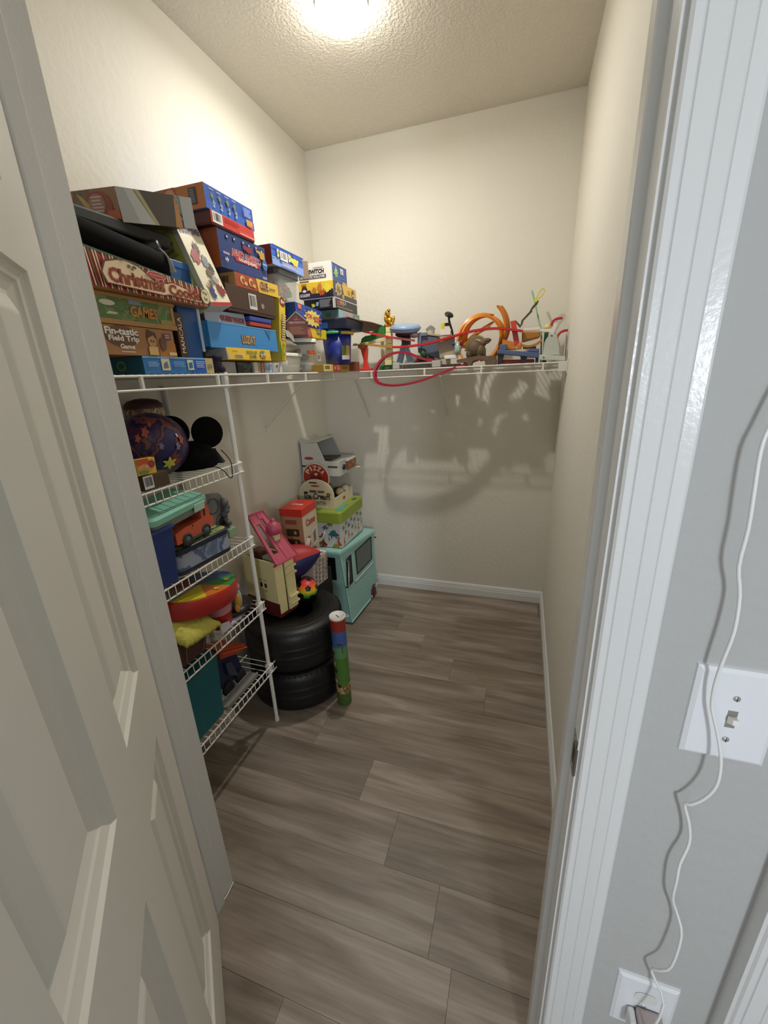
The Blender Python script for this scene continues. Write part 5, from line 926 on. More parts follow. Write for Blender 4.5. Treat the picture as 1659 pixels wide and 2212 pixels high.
# yellow fuzzy roofed toy house on glass box
t = thing('plush_cushion', 'fluffy yellow square cushion flopped over a maroon box', 'cushion', (-1.03, .92, .70))
mb = MB(); n = 26; vs = []; fs = []
cor = [Vector((-1.09,.80,.80)), Vector((-.965,.845,.715)), Vector((-.975,1.010,.690)), Vector((-1.085,.965,.775))]
for j in range(n+1):
    for i in range(n+1):
        u, v = i/n, j/n; q = (1-u)*(1-v)*cor[0]+u*(1-v)*cor[1]+u*v*cor[2]+(1-u)*v*cor[3]; e = min(u,1-u,v,1-v)
        q = q + Vector((.012,-.004,.03))*(min(1, e*5)**.6)*.8 + Vector((random.uniform(-.002,.002), random.uniform(-.002,.002), random.uniform(-.003,.003))); vs.append(q)
for j in range(n):
    for i in range(n): a = j*(n+1)+i; fs.append((a,a+1,a+n+2,a+n+1))
mb.add(vs, fs, 0, True); o2 = len(vs)
mb.add([v - Vector((.004,-.002,.014)) for v in vs], [tuple(reversed(f)) for f in fs], 0, True)
rim = [i for i in range(n+1)] + [(j*(n+1)+n) for j in range(1,n+1)] + [n*(n+1)+i for i in range(n-1,-1,-1)] + [j*(n+1) for j in range(n-1,0,-1)]
for k in range(len(rim)): a, b = rim[k], rim[(k+1) % len(rim)]; mb.f.append((b,a,a+o2,b+o2)); mb.m.append(0); mb.sm.append(True)
mb.build('cushion_body', [M('DDD868', .95, var=.12, bump=1, scale=350)], t)
t = thing('toy_box', 'maroon box with thin wire frame under yellow cushion', 'box', (-1.04, .91, Z3_))
mb = MB(); mb.hexa([(-1.13,.80,Z3_),(-.998,.80,Z3_),(-.998,.945,Z3_),(-1.13,.945,Z3_),(-1.13,.80,.735),(-1.0,.82,.712),(-1.0,.965,.682),(-1.13,.965,.72)]); mb.build('box_body', [M('4A2420', .5)], t)
for q in ([(-.994,.855,.632),(-.992,.866,.708)], [(-.994,.925,.628),(-.993,.958,.690)]): MB().tube(q, .0016, 5).build('frame_wire', [M('6E6A5A', .5)], t)
t = thing('black_pouch', 'crumpled glossy black pouch behind rack pole on third shelf', 'pouch', (-1.05, 1.19, Z3_))
mb = MB(); rings = []
for j in range(9):
    u = j/8; rings.append([(-1.06+.075*math.cos(a)*(.25+.75*math.sin(PI*min(.95,u*.8+.12)))+.004*math.sin(7*a+j), 1.10+.155*u+.004*math.sin(5*a+j), Z3_+.022+.022*math.sin(a)*(.3+.7*math.sin(PI*min(.95,u*.9+.1))) ) for a in [2*PI*k/18 for k in range(18)]])
mb.loft(rings, smooth=True); mb.build('pouch_body', [M('0E0E10', .28, bump=1, scale=60)], t)
t = thing('paper_card', 'small white folded card lying under the red bucket', 'card', (-1.0, 1.05, Z3_))
MB().hexa([(-.999,1.028,Z3_),(-.997,1.028,Z3_),(-.997,1.082,Z3_),(-.999,1.082,Z3_),(-1.001,1.028,.668),(-.999,1.028,.668),(-.999,1.078,.652),(-1.001,1.078,.652)]).hexa([(-1.03,1.082,Z3_),(-.999,1.085,Z3_),(-.999,1.15,Z3_),(-1.04,1.14,Z3_),(-1.03,1.082,.640),(-.999,1.085,.634),(-.999,1.15,.630),(-1.04,1.14,.632)]).build('card', [M('C9C9D2', .6)], t)
# ---- bottom shelf
t = thing('storage_bin', 'plain teal fabric bin at the near end of bottom rack shelf', 'bin', (-1.08, .86, Z4_))
MB().hexa([(-1.19,.74,Z4_),(-1.004,.74,Z4_),(-1.004,.975,Z4_),(-1.19,.975,Z4_),(-1.19,.735,.575),(-.998,.735,.575),(-.998,.990,.575),(-1.19,.990,.575)]).build('bin_body', [M('12606A', .7, var=.06)], t, bevel=.006)
t = thing('toy_truck', 'navy toy truck with orange tipper bed on bottom rack shelf', 'toy car', (-1.08, 1.08, Z4_))
MB().hexa([(-1.14,1.03,.36),(-1.05,1.03,.36),(-1.05,1.165,.345),(-1.14,1.165,.345),(-1.14,1.03,.50),(-1.06,1.03,.50),(-1.06,1.15,.45),(-1.14,1.15,.45)]).build('body', [M('141C48', .4)], t, bevel=.006)
MB().hexa([(-1.13,1.04,.497),(-1.04,1.04,.497),(-1.035,1.15,.452),(-1.13,1.15,.452),(-1.14,1.03,.548),(-1.025,1.03,.548),(-1.02,1.17,.482),(-1.14,1.17,.482)]).build('tipper_bed', [M('BE4420', .4)], t, bevel=.003)
MB().tube([(-1.022,1.035,.530),(-1.018,1.168,.468)], .003, 5).build('bed_rail', [M('D8562A', .4)], t)
MB().hexa([(-1.052,1.07,.40),(-1.04,1.07,.40),(-1.04,1.12,.36),(-1.052,1.12,.36),(-1.056,1.07,.455),(-1.046,1.07,.455),(-1.046,1.10,.44),(-1.056,1.10,.44)]).build('side_panel', [M('3A4254', .5)], t)
for y in (1.06, 1.135):
    for x, s in ((-1.046, 1), (-1.146, -1)): MB().lathe([(.001,-.008),(.028,-.008),(.030,0),(.026,.008),(.010,.009),(.001,.009)], (x,y,Z4_+.0305), 18, 0, ax=(s,0,0)).build('wheel', [M('1A1A1E', .7)], t)
t = thing('toy_track', 'long grey plastic toy track strip along bottom rack shelf', 'toy track', (-1.01, 1.05, Z4_))
MB().box((-1.035,.985,Z4_), (-.998,1.185,.328)).box((-1.037,.985,.328), (-1.031,1.185,.336)).box((-1.002,.985,.328), (-.996,1.185,.336)).build('strip', [M('8A8886', .5)], t, bevel=.002)

# ================================================================== TIRES AND WHAT IS STACKED ROUND THEM
RUB = M('0A0A0B', .45, bump=.2, scale=120); TCX, TCY = -1.017, 1.533
def tire(label, z):
    t = thing('tire', label, 'tire', (TCX, TCY, z), group=None)
    P = [(.100,.035),(.096,.02),(.102,.010),(.150,.001),(.195,.002),(.216,.008),(.229,.020),(.236,.034),(.239,.055),(.240,.11),(.239,.165),(.236,.186),(.229,.200),(.216,.212),(.195,.218),(.150,.219),(.102,.210),(.096,.20),(.100,.185),(.150,.17),(.160,.11),(.150,.05),(.100,.035)]
    MB().lathe([(r, z+h) for r, h in P], (TCX,TCY,0), 72, caps=False).build('carcass', [RUB], t)
    mb = MB()
    for k in range(56):
        a = 2*PI*k/56
        for h0, h1, r0, r1 in ((.190,.204,.2335,.2275),):
            c, s = math.cos(a), math.sin(a); pts = []
            for (hh, r_) in ((h0, r0), (h1, r1)):
                for dr, da in ((-.003,-.006), (.0035,-.006), (.0035,.006), (-.003,.006)): pts.append((TCX+(r_+dr)*math.cos(a+da*3), TCY+(r_+dr)*math.sin(a+da*3), z+hh))
            mb.hexa(pts if h1 > h0 else pts[4:]+pts[:4])
    mb.build('shoulder_lugs', [RUB], t, kind='stuff')
    mb = MB()
    for h in (.09,.13): mb.lathe([(.2392,z+h-.012),(.2405,z+h-.010),(.2405,z+h+.010),(.2392,z+h+.012)], (TCX,TCY,0), 72, caps=False)
    mb.build('tread_rib', [RUB], t)
    MB().lathe([(.176,z+.2183),(.180,z+.2205),(.184,z+.2183)], (TCX,TCY,0), 72, caps=False).build('sidewall_ring', [RUB], t)
    return t
tire('lower black tire standing flat on the floor, bottom of the stack', .0005)
tire('upper black tire of the stack, toys piled on it', .2195)
ZT = .4395
# ---- play cottage
t = thing('toy_cottage', 'cream plastic toy cottage with pink roof perched on upper tire', 'toy house', (-1.018, 1.425, ZT+.002), (0, 0, math.radians(-14)))
CRM = M('E6D8A0', .45); MAR = M('5A1E1E', .5); PNK = M('C0586E', .42); DK = M('2A1812', .8)
hw, hd_, hh = .215, .115, .282
mb = MB(); mb.box((-hw,0,.0), (0,.006,.075)).box((-hw,.0,0), (-hw+.006,hd_,.075)).box((-hw,hd_-.006,0), (0,hd_,.075)).box((-.006,.006,0), (0,hd_,.018)); mb.build('maroon_base', [MAR], t, False, bevel=.001)
fw = MB()   # front wall with window openings
cols3 = [(-.145,-.124),(-.116,-.095),(-.087,-.066)]; rows3 = [(.120,.130,0),(.139,.164,1),(.173,.183,0)]
zz_ = .075
for (z0, z1, big) in rows3:
    fw.box((-hw,0,zz_), (0,.004,z0)); xx_ = -hw
    for (a, b) in cols3:
        fw.box((xx_,0,z0), (a,.004,z1)); xx_ = b
        if not big: fw.box((a+.0085,0,z0), (b-.0085,.004,z1))
    fw.box((xx_,0,z0), (0,.004,z1)); zz_ = z1
fw.box((-hw,0,zz_), (0,.004,hh)); fw.build('front_wall', [CRM], t, False)
MB().box((-.15,.0042,.115), (-.06,.007,.19)).build('inner_shade_sheet', [DK], t, False)  # dark sheet behind the openings stands for the shade inside
mb = MB(); mb.box((-.004,.004,.018), (0,.052,hh)).box((-.004,.060,.018), (.006,hd_,hh+.01)); mb.build('side_wall', [CRM], t, False, bevel=.001)
mb = MB()
for k in range(17): z = .035 + k*.0145; mb.box((0,.006,z), (.0025,.050,z+.011))
for k in range(17): z = .035 + k*.0145; mb.box((.006,.064,z), (.0075,hd_-.004,z+.011))
mb.build('clapboards', [CRM], t, False, bevel=.001)
for z in (.232, .196, .080, .045): MB().box((.006,.060,z), (.020,hd_+.001,z+.010)).build('ladder_rung', [M('E0D49A', .4)], t, False, bevel=.001)
MB().box((-hw,hd_-.004,.075), (-.004,hd_,hh)).box((-hw,.004,.075), (-hw+.004,hd_,hh)).build('back_wall', [CRM], t, False)
MB().box((-.19,.03,.22), (-.12,.09,.30)).build('toy_furniture', [M('5A3020', .6)], t, False, bevel=.004)
MB().box((-.11,.03,.24), (-.035,.08,.285)).build('bench', [M('9AA088', .6)], t, False, bevel=.004)
# roof slab rising to the left, framed with two open slots
rp = lambda a, y, h: (.018 - .135*a - .02*h*0 , y, hh - .006 + .235*a + h)
def rbar(mb, a0, a1, y0, y1, h0=0, h1=.012):
    n = Vector((.215,0,.150)).normalized()
    pts = []
    for h in (h0, h1):
        for a, y in ((a1,y0),(a0,y0),(a0,y1),(a1,y1)): q = Vector((.018-.150*a, y*(1-.38*a), hh-.010+.215*a)) + n*h; pts.append(q)
    return mb.hexa(pts)
mb = MB(); rbar(mb,0,1,-.006,.012); rbar(mb,0,1,.044,.060); rbar(mb,0,1,.090,hd_+.012); rbar(mb,0,.20,.012,.044); rbar(mb,.78,1,.012,.044); rbar(mb,0,.52,.060,.090); rbar(mb,.86,1,.060,.090); rbar(mb,.62,.66,.060,.090)
mb.build('roof', [PNK], t, False, bevel=.0015)
mb = MB(); rbar(mb,0,.03,-.008,hd_+.014,-.012,.016); rbar(mb,.97,1,-.008,hd_+.014,-.004,.016); rbar(mb,0,1,hd_+.010,hd_+.016,0,.016); rbar(mb,0,1,.061,.064,.011,.0145); mb.build('roof_trim', [M('B8465E', .42)], t, False, bevel=.001)
cx_, cy_, cz_ = -.050, .072, .382
MB().hexa([(cx_-.016,cy_-.016,cz_-.022),(cx_+.018,cy_-.016,cz_-.046),(cx_+.018,cy_+.016,cz_-.046),(cx_-.016,cy_+.016,cz_-.022),(cx_-.018,cy_-.018,cz_+.012),(cx_+.018,cy_-.018,cz_+.012),(cx_+.018,cy_+.018,cz_+.012),(cx_-.018,cy_+.018,cz_+.012)]).build('chimney', [M('D8CD98', .45)], t, False, bevel=.002)
MB().lathe([(.024,cz_+.010),(.035,cz_+.019),(.0365,cz_+.036),(.030,cz_+.056),(.016,cz_+.067),(.011,cz_+.069),(.011,cz_+.076),(.007,cz_+.084),(.001,cz_+.085)], (cx_,cy_,0), 22).build('chimney_dome', [M('B24A64', .45)], t, False)
# ---- rainbow soccer ball
def rainbow():
    m = bpy.data.materials.new('rainbow'); m.use_nodes = True; nt = m.node_tree; b = nt.nodes['Principled BSDF']; b.inputs['Roughness'].default_value = .4
    tc = nt.nodes.new('ShaderNodeTexCoord'); s = nt.nodes.new('ShaderNodeSeparateXYZ'); r = nt.nodes.new('ShaderNodeValToRGB'); nt.links.new(tc.outputs['Generated'], s.inputs[0]); nt.links.new(s.outputs['Z'], r.inputs[0])
    e = r.color_ramp.elements; e[0].position = 0; e[0].color = lin('2A6EA0'); e[1].position = 1; e[1].color = lin('E03A5A')
    for p_, c in ((.14,'2E9A50'),(.34,'6CB03A'),(.52,'E8D23A'),(.70,'EF8A2A'),(.84,'EC4A2E')): q = e.new(p_); q.color = lin(c)
    nt.links.new(r.outputs[0], b.inputs['Base Color']); return m
sc_ = Vector((-.985, 1.632, ZT+.0525)); R_b = .0515
t = thing('soccer_ball', 'small rainbow soccer ball with black patches on upper tire', 'ball', (sc_.x, sc_.y, ZT))
MB().ball(sc_, R_b, 0, 28, 18).build('ball_body', [rainbow()], t)
ph = (1+5**.5)/2; ico = []
for a in (-1,1):
    for b in (-ph,ph): ico += [(0,a,b),(a,b,0),(b,0,a)]
Rb = Euler((.55,.25,.5)).to_matrix()
for v in ico:
    n = (Rb @ Vector(v)).normalized(); e1 = n.orthogonal().normalized(); e2 = n.cross(e1); a0 = .3
    pts = []
    for rr_2, up in ((1.0, .0006), (.55, .0011)):
        pts.append([sc_ + (n*math.cos(.32*rr_2) + (e1*math.cos(a0+2*PI*k/5)+e2*math.sin(a0+2*PI*k/5))*math.sin(.32*rr_2))*(R_b+up) for k in range(5)])
    mb = MB(); mb.add(pts[0]+pts[1]+[sc_+n*(R_b+.0012)], [(k,(k+1)%5,5+(k+1)%5,5+k) for k in range(5)]+[(5+k,5+(k+1)%5,10) for k in range(5)], 0, True); mb.build('black_patch', [M('0E0E10', .4)], t)
# ---- football
fc = Vector((-1.085, 1.665, .612)); ax = Vector((.86, .35, .28)).normalized()
t = thing('football', 'red and navy toy football behind the cottage, pointed end right', 'ball', (fc.x, fc.y, .52))
fp = [(.088*math.cos(PI/2*u)**.78 if abs(u) < 1 else .0005, .165*u) for u in [-1+.1*k for k in range(21)]]
q = Vector((0,0,1)).rotation_difference(ax)
def fshell(a0, a1, m):
    mb = MB(); rings = []
    for r_, z in fp: rings.append([fc + ax*z + (Vector((0,0,1))-ax*ax.z).normalized()*r_*math.sin(a) + ax.cross(Vector((0,0,1))).normalized()*r_*math.cos(a) for a in [a0+(a1-a0)*k/16 for k in range(17)]])
    mb.loft(rings, 0, True, False, False); return mb
fshell(math.radians(18), math.radians(198), 0).build('red_panel', [M('AE2A30', .5)], t)
fshell(math.radians(198), math.radians(378), 0).build('navy_panel', [M('1C2152', .5)], t)
up_ = (Vector((0,0,1))-ax*ax.z).normalized(); sd = ax.cross(Vector((0,0,1))).normalized()
d_ = (up_*.75+sd*.55).normalized(); MB().ball(fc + d_*.0865 + ax*.0, (.016,.010,.006), 0, 12, 6).build('white_mark', [WHITE], t)
# ---- spotted gift box
g = gbox('gift_box', 'small white box printed with dusky pink leaves on tire edge', 'box', 0, -.062, .062, 0, .165, .085, (C('CFC5BA'), C('B8AA9C'), C('E6DED6'), C('B8AA9C')), rot=(0, math.radians(3), math.radians(-8)), base=False)
g.t.location = (-1.012, 1.762, ZT+.022); W[g.t] = Matrix.LocRotScale(g.t.location, g.t.rotation_euler, None)
p = g.T()
for u, v in ((.2,.2),(.55,.15),(.85,.3),(.3,.5),(.65,.5),(.2,.8),(.5,.82),(.85,.75)): p.ell(u,v,.13,.10,C('A8848A'))
p.done()
p = g.F()
for k in range(26): u, v = (k%4)*.25+.12+.04*random.random(), (k//4)*.15+.06+.05*(k%2); p.ell(u,v,.085,.062,C(random.choice(('8E7A74','A0847E','7E7A7C'))))
p.done()
o = MB().hexa([(-1.048,1.742,.634),(-1.030,1.742,.629),(-1.030,1.745,.629),(-1.048,1.745,.634),(-1.026,1.752,.716),(-1.006,1.754,.714),(-1.006,1.757,.714),(-1.026,1.755,.716)]).build('paper_tag', [WHITE], None, 'base'); tag(o, 'white paper strip sticking up between football and leafy box', 'paper')
# ---- red topped carton
g = gbox('toy_carton', 'tall tan picture carton with bright red lid behind the football', 'box', 0, -.085, .085, 0, .418, .128, (C('D3C3AC'), C('AE8468'), C('D83A28'), C('A87458')), rot=(0,0,math.radians(2)), base=False)
g.t.location = (-1.125, 1.862, .4405); W[g.t] = Matrix.LocRotScale(g.t.location, g.t.rotation_euler, None)
MB().box((-.0655,-.0865,.378), (.0655,.0865,.4195)).build('red_lid', [M('CE3224', .35)], g.t, False, bevel=.001)
p = Print(g.t, (-.0655,-.0865,.4195), (.131,0,0), (0,.173,0)); p.text('Como',.25,.42,.75,.60,C('F2C9C0'),.06,shear=.2); p.done()
p = Print(g.t, (-.064,-.085,0), (.128,0,0), (0,0,.418)); p.rect(.2,.80,.72,.86,C('8E4A3A'))
for v, hgt in ((.64,.10),(.51,.09),(.36,.10)): p.poly([(.22,v+.01),(.27,v),(.75,v),(.8,v+.01),(.8,v+hgt-.01),(.75,v+hgt),(.27,v+hgt),(.22,v+hgt-.01)],C('3A3018')); p.star(.62,v+hgt/2,.08,.03,7,C('B89A84'),.7,.2)
p.rect(0,0,1,.30,C('5A4A2A')); p.done('side_print')
p = Print(g.t, (.064,-.085,0), (0,.17,0), (0,0,.418)); p.text('Como',.2,.74,.85,.84,C('A84A3A'),.05); p.poly([(.55,.42),(.85,.45),(.85,.68),(.55,.64)],C('E6DED0')); p.poly([(.6,.46),(.8,.48),(.8,.65),(.6,.61)],C('6E7A72')); p.rect(.18,.48,.4,.6,C('A85A3E')); p.ell(.5,.34,.3,.08,C('8E5A3E')); p.done('front_print')
o = MB().box((-1.22,1.80,.0005), (-1.03,2.0,.439)).build('dark_gap_stand', [M('0C0B0B', .8)], None, 'base'); tag(o, 'added black support filling the dark gap behind the tires, under red topped carton', 'box')  # added support block, coloured black to fill the dark gap behind the tires
# ---- money tube
tx, ty, tr = -.742, 1.458, .0345
t = thing('money_tube', 'tall tube bank standing on floor, white slotted lid, red blue green print', 'money bank', (tx, ty, 0))
def band(z0, z1, nm, m): MB().lathe([(tr,z0),(tr,z1)], (tx,ty,0), 32, caps=(nm == 'green_foot')).build(nm, [m], t)
band(.0005,.070,'green_foot',M('44602A',.5,var=.15)); band(.070,.120,'tan_band',A(['A8743A','B88A4A','C9B48A','6A5A3A','8E6A34'],28)); band(.120,.270,'green_band',M('4E7A30',.45,var=.2,scale=30)); band(.270,.330,'pale_green_band',M('5E8A5A',.45,var=.1)); band(.330,.412,'blue_band',M('3E5E9A',.45)); band(.412,.475,'red_band',M('9A2A22',.45))
mb = MB()
for k, (a, z, r_) in enumerate(((218,.31,.014),(232,.295,.012),(240,.26,.013),(228,.235,.016),(244,.20,.014),(250,.165,.018),(236,.14,.014),(265,.115,.013),(224,.17,.012))):
    q = [(tx+(tr+.0006)*math.cos(math.radians(a)+r_*1.1/tr*math.cos(2*PI*i/9)*(1 if i%2 else .6)), ty+(tr+.0006)*math.sin(math.radians(a)+r_*1.1/tr*math.cos(2*PI*i/9)*(1 if i%2 else .6)), z+r_*math.sin(2*PI*i/9)*(1 if i%2 else .7)) for i in range(9)]; mb.add(q, [tuple(range(9))], k % 3)
mb.build('printed_patches', [C('C9BBA0'), C('2A2620'), C('7A6A5A')], t)
mb = MB()
for (a, z, w_, h_, m_) in ((292,.342,.55,.012,0),(312,.30,.16,.05,1)): q = [(tx+(tr+.0005)*math.cos(math.radians(a)+w_*s), ty+(tr+.0005)*math.sin(math.radians(a)+w_*s), zz) for zz in (z, z+h_) for s in (-.5,-.17,.17,.5)]; mb.add(q, [(i,i+1,5+i,4+i) for i in range(3)], m_)
mb.build('printed_marks', [C('5A2A34'), C('2E5A2A')], t)
MB().lathe([(tr+.0005,.470),(tr+.003,.473),(tr+.003,.482),(tr+.001,.484),(tr-.003,.482),(tr-.004,.478),(.001,.478)], (tx,ty,0), 32).build('lid', [M('E9E7E2', .35)], t)
a_ = math.radians(-35); MB().hexa([(tx+math.cos(a_)*s*.0125-math.sin(a_)*w_*.0018, ty+math.sin(a_)*s*.0125+math.cos(a_)*w_*.0018, z) for z in (.4775,.4787) for s, w_ in ((-1,-1),(1,-1),(1,1),(-1,1))]).build('coin_slot', [BLACK], t)
MB().tube([(tx+.042+.008*math.cos(a), ty+.012+.008*math.sin(a), .478) for a in [2*PI*k/12 for k in range(12)]], .0016, 5, closed=True).build('lid_tab', [M('DAD8D2', .4)], t)
# ---- teal van
VB0, VB1, VT1, VT0 = [Vector(v) for v in [(-.954,2.067,.016),(-.930,2.499,.016),(-.937,2.5,.468),(-1.0,2.067,.492)]]
VX = -1.262
VN = Vector((1, -.06, .08)).normalized()
def vs_(u, v, d=0): return (1-v)*((1-u)*VB0+u*VB1) + v*((1-u)*VT0+u*VT1) + VN*d
TEAL = M('9CC6C0', .4); TEAL2 = M('A6D8D0', .35); GLS = M('15181A', .12)
t = thing('toy_van', 'large teal toy van with dark windows in back left corner', 'toy car', (-1.1, 2.28, 0))
B_ = lambda p: Vector((VX, p.y, p.z))
mb = MB(); mb.add([B_(VB0), VB0, VB1, B_(VB1), B_(VT0), VT0, VT1, B_(VT1)], [(0,4,7,3),(0,1,5,4),(2,3,7,6),(0,3,2,1),(4,5,6,7)])
mb.add([vs_(i/8, j/8) for j in range(9) for i in range(9)], [(j*9+i, j*9+i+1, j*9+i+10, j*9+i+9) for j in range(8) for i in range(8)]); mb.build('body', [TEAL], t)
mb = MB(); R1 = [Vector((VX-.005,2.045,.492)), VT0+Vector((.012,-.022,0)), VT1+Vector((.012,.01,0)), Vector((VX-.005,2.51,.468))]
def ins(k, dz): c = sum(R1, Vector())/4; return [c + (p-c)*k + Vector((0,0,dz)) for p in R1]
mb.loft([ins(.985,-.006), ins(1,.004), ins(1,.016), ins(.965,.026)]); mb.build('roof', [TEAL2], t, bevel=.004)
def vpanel(nm, uv, m, d0=.0015, d1=.0035, bev=0):
    mb = MB(); mb.loft([[vs_(u,v,d0) for u,v in uv], [vs_(u,v,d1) for u,v in uv]]); return mb.build(nm, [m], t, bevel=bev)
def vframe(nm, uv, m, k=.05):
    c = (sum(u for u,_ in uv)/4, sum(v for _,v in uv)/4); inn = [(c[0]+(u-c[0])*(1-k), c[1]+(v-c[1])*(1-k*1.2)) for u,v in uv]
    mb = MB(); n = 4
    for i in range(4): a, b = uv[i], uv[(i+1)%4]; d, e = inn[(i+1)%4], inn[i]; mb.loft([[vs_(*q,h) for q in (a,b,d,e)] for h in (.0015,.006)])
    mb.build(nm, [m], t); return inn
w2 = [(.36,.56),(.87,.61),(.90,.965),(.385,.905)]
inn = vframe('window_frame', w2, M('1E2222', .5), .07); vpanel('window_pane', inn, M('5E6A68', .15))
d1 = [(.03,.50),(.21,.52),(.265,.90),(.125,.875)]
inn = vframe('window_frame', d1, M('16181A', .5), .08); vpanel('window_pane', inn, GLS)
mb = MB(); mb.tube([vs_(.115,.86,.012), vs_(.135,.85,.016), vs_(.04,.535,.016), vs_(.02,.54,.010)], .0032, 6); mb.build('grab_handle', [M('C9D2CE', .3, .6)], t)
mb = MB(); mb.box((0,0,0),(.001,.001,.001)) if False else None
for u, v in ((.13,.87),(.0,.53)): c = vs_(u,v,.003); MB().lathe([(.001,.006),(.006,.005),(.007,0)], tuple(c), 10, 0, ax=tuple(VN)).build('handle_mount', [M('3A4240', .5)], t)
mb = MB(); mb.tube([vs_(.30,.49,.003), vs_(.91,.545,.003)], .0028, 6); mb.build('trim_strip', [M('D6EAE4', .35)], t)
mb = MB()
for k in range(7): v = .08+.062*k; mb.tube([vs_(.04,v,.0004), vs_(.96,v,.0004)], .0012, 4)
mb.build('panel_grooves', [M('7FB4AC', .45)], t)
mb = MB(); mb.tube([vs_(-.005,.008,.004), vs_(.70,.008,.004)], .0045, 6); mb.tube([vs_(.0,.02,.003), vs_(-.0,.98,.003)], .004, 6); mb.build('edge_trim', [TEAL2], t)
c = vs_(.27,.475,.003); MB().lathe([(.001,.006),(.005,.005),(.006,0)], tuple(c), 10, 0, ax=tuple(VN)).build('door_knob', [M('6A8A86', .4)], t)
for u in (.86,):
    arcp = [vs_(u+.095*math.cos(math.radians(a)), .0+.155*math.sin(math.radians(a)), .003) for a in range(0,181,15)]; MB().tube(arcp, .0045, 6).build('wheel_arch', [TEAL2], t)
    mb = MB(); pts = [vs_(u+.085*math.cos(math.radians(a)), .0+.14*math.sin(math.radians(a)), .0015) for a in range(0,181,15)]; mb.poly(pts); mb.build('arch_recess', [M('1A1414', .8)], t)
for u, rr_3 in ((.86,.048), (.13,.040)):
    for sx in (0, 1):
        c = vs_(u,0,0); c = Vector(((c.x-.008 if u > .5 else c.x-.020) if not sx else VX+.035, c.y, rr_3+.0008)); MB().lathe([(.001,-.02),(rr_3*.9,-.02),(rr_3,-.012),(rr_3,.008),(rr_3*.85,.013),(.001,.012)], tuple(c), 24, 0, ax=(1 if not sx else -1,0,0)).build('wheel', [M('5A1E1C', .5)], t)
MB().box((-1.235,2.0598,.31), (-1.03,2.0665,.462)).build('windscreen', [GLS], t, bevel=.004)
MB().box((-1.25,2.502,.02), (-.945,2.512,.05)).build('bumper', [M('B9C6C2', .4)], t, bevel=.003)
MB().box((-.945,2.488,.055), (-.926,2.506,.075)).build('tail_light', [M('D6D2CA', .4)], t, bevel=.002)
MB().lathe([(.006,0),(.005,.012),(.001,.014)], (-.93,2.495,.435), 10, 0, ax=(1,0,.1)).build('hinge_peg', [M('26302E', .5)], t)
# ---- dinosaur storage box
DZ = .5195
t = thing('storage_box', 'white dinosaur-print storage box with green lid and rope handle', 'box', (-1.11, 2.27, DZ))
mb = MB(); bx0, bx1, by0, by1 = -1.245, -.985, 2.085, 2.43
mb.box((bx0,by0,DZ), (bx1,by1,.712), 0); mb.build('box_body', [M('D6D6D2', .6)], t, bevel=.003)
mb = MB(); lidr = lambda w, z: rr((bx0+bx1)/2-.0, (by0+by1)/2, bx1-bx0+w, by1-by0+w, .022, z)
mb.loft([lidr(.016,.680), lidr(.020,.684), lidr(.020,.742), lidr(.010,.750), lidr(-.03,.751)]); mb.build('lid', [M('93A63C', .55, var=.1)], t)
def dino(p, u, v, s, c, asp, kind=0):
    sh = [(-1,-.1),(-.6,.15),(-.35,.4),(-.2,.3),(-.05,.55),(.1,.35),(.3,.5),(.45,.2),(.8,.1),(1,-.05),(.7,-.12),(.5,-.15),(.5,-.45),(.35,-.45),(.3,-.2),(-.25,-.2),(-.3,-.45),(-.45,-.45),(-.5,-.12)] if kind == 0 else [(-.2,-1),(.0,-.95),(.05,-.4),(.45,-.5),(.8,-.3),(.5,-.1),(.2,.1),(.15,.5),(.35,.75),(.1,1),(-.25,.85),(-.15,.3),(-.5,.05),(-.2,-.05),(-.3,-.4)]
    p.poly([(u+s*a, v+s*asp*b) for a, b in sh], C(c))
pf = Print(t, (bx0,by0,DZ), (bx1-bx0,0,0), (0,0,.165), True); ps = Print(t, (bx1,by0,DZ), (0,by1-by0,0), (0,0,.165), True)
for pr_, asp, items in ((pf, 3.2, [(.30,.55,.13,'3E7C86',0),(.80,.52,.15,'2F6E78',0),(.60,.76,.09,'5E7A92',0),(.72,.9,.09,'7E8E3A',0),(.15,.2,.12,'A8432E',1),(.52,.2,.14,'A8382A',1),(.92,.22,.10,'C0583A',1),(.40,.14,.10,'6E8A44',0),(.84,.05,.10,'8A9A3E',0),(.12,.85,.10,'7A8A3A',0),(.46,.40,.05,'5A6A4A',0),(.68,.34,.04,'7A5A4A',1),(.30,.30,.04,'4A6A6E',0)]),
                        (ps, 4.2, [(.10,.72,.055,'6E7E52',0),(.22,.82,.06,'7A8E8A',0),(.18,.50,.055,'4E8088',0),(.10,.20,.05,'B0523A',1),(.33,.66,.06,'5A7A86',0),(.30,.34,.05,'B8603E',1),(.45,.82,.055,'5E7E70',0),(.48,.50,.055,'55808A',0),(.44,.2,.05,'8A9444',0),(.60,.70,.055,'6A7E82',0),(.62,.38,.045,'B4583C',1),(.74,.84,.05,'5E8088',0),(.78,.55,.05,'5A7A80',0),(.76,.25,.05,'A85A3E',1),(.90,.72,.05,'6E7E62',0),(.92,.4,.045,'B0523A',1)])):
    for u, v, s, c, k in items: dino(pr_, u, v, s, c, asp*.8, k)
    pr_.done()
pt = Print(t, (bx0,by0,.751), (bx1-bx0,0,0), (0,by1-by0,0), True); pt.poly([(.97,.05),(.97,.45),(.93,.5),(.91,.44),(.88,.46),(.885,.36),(.85,.34),(.87,.26),(.84,.2),(.87,.14),(.85,.06)],C('4AA6A8')); pt.rect(.88,.72,.97,.86,C('4E5A7E')); pt.done()
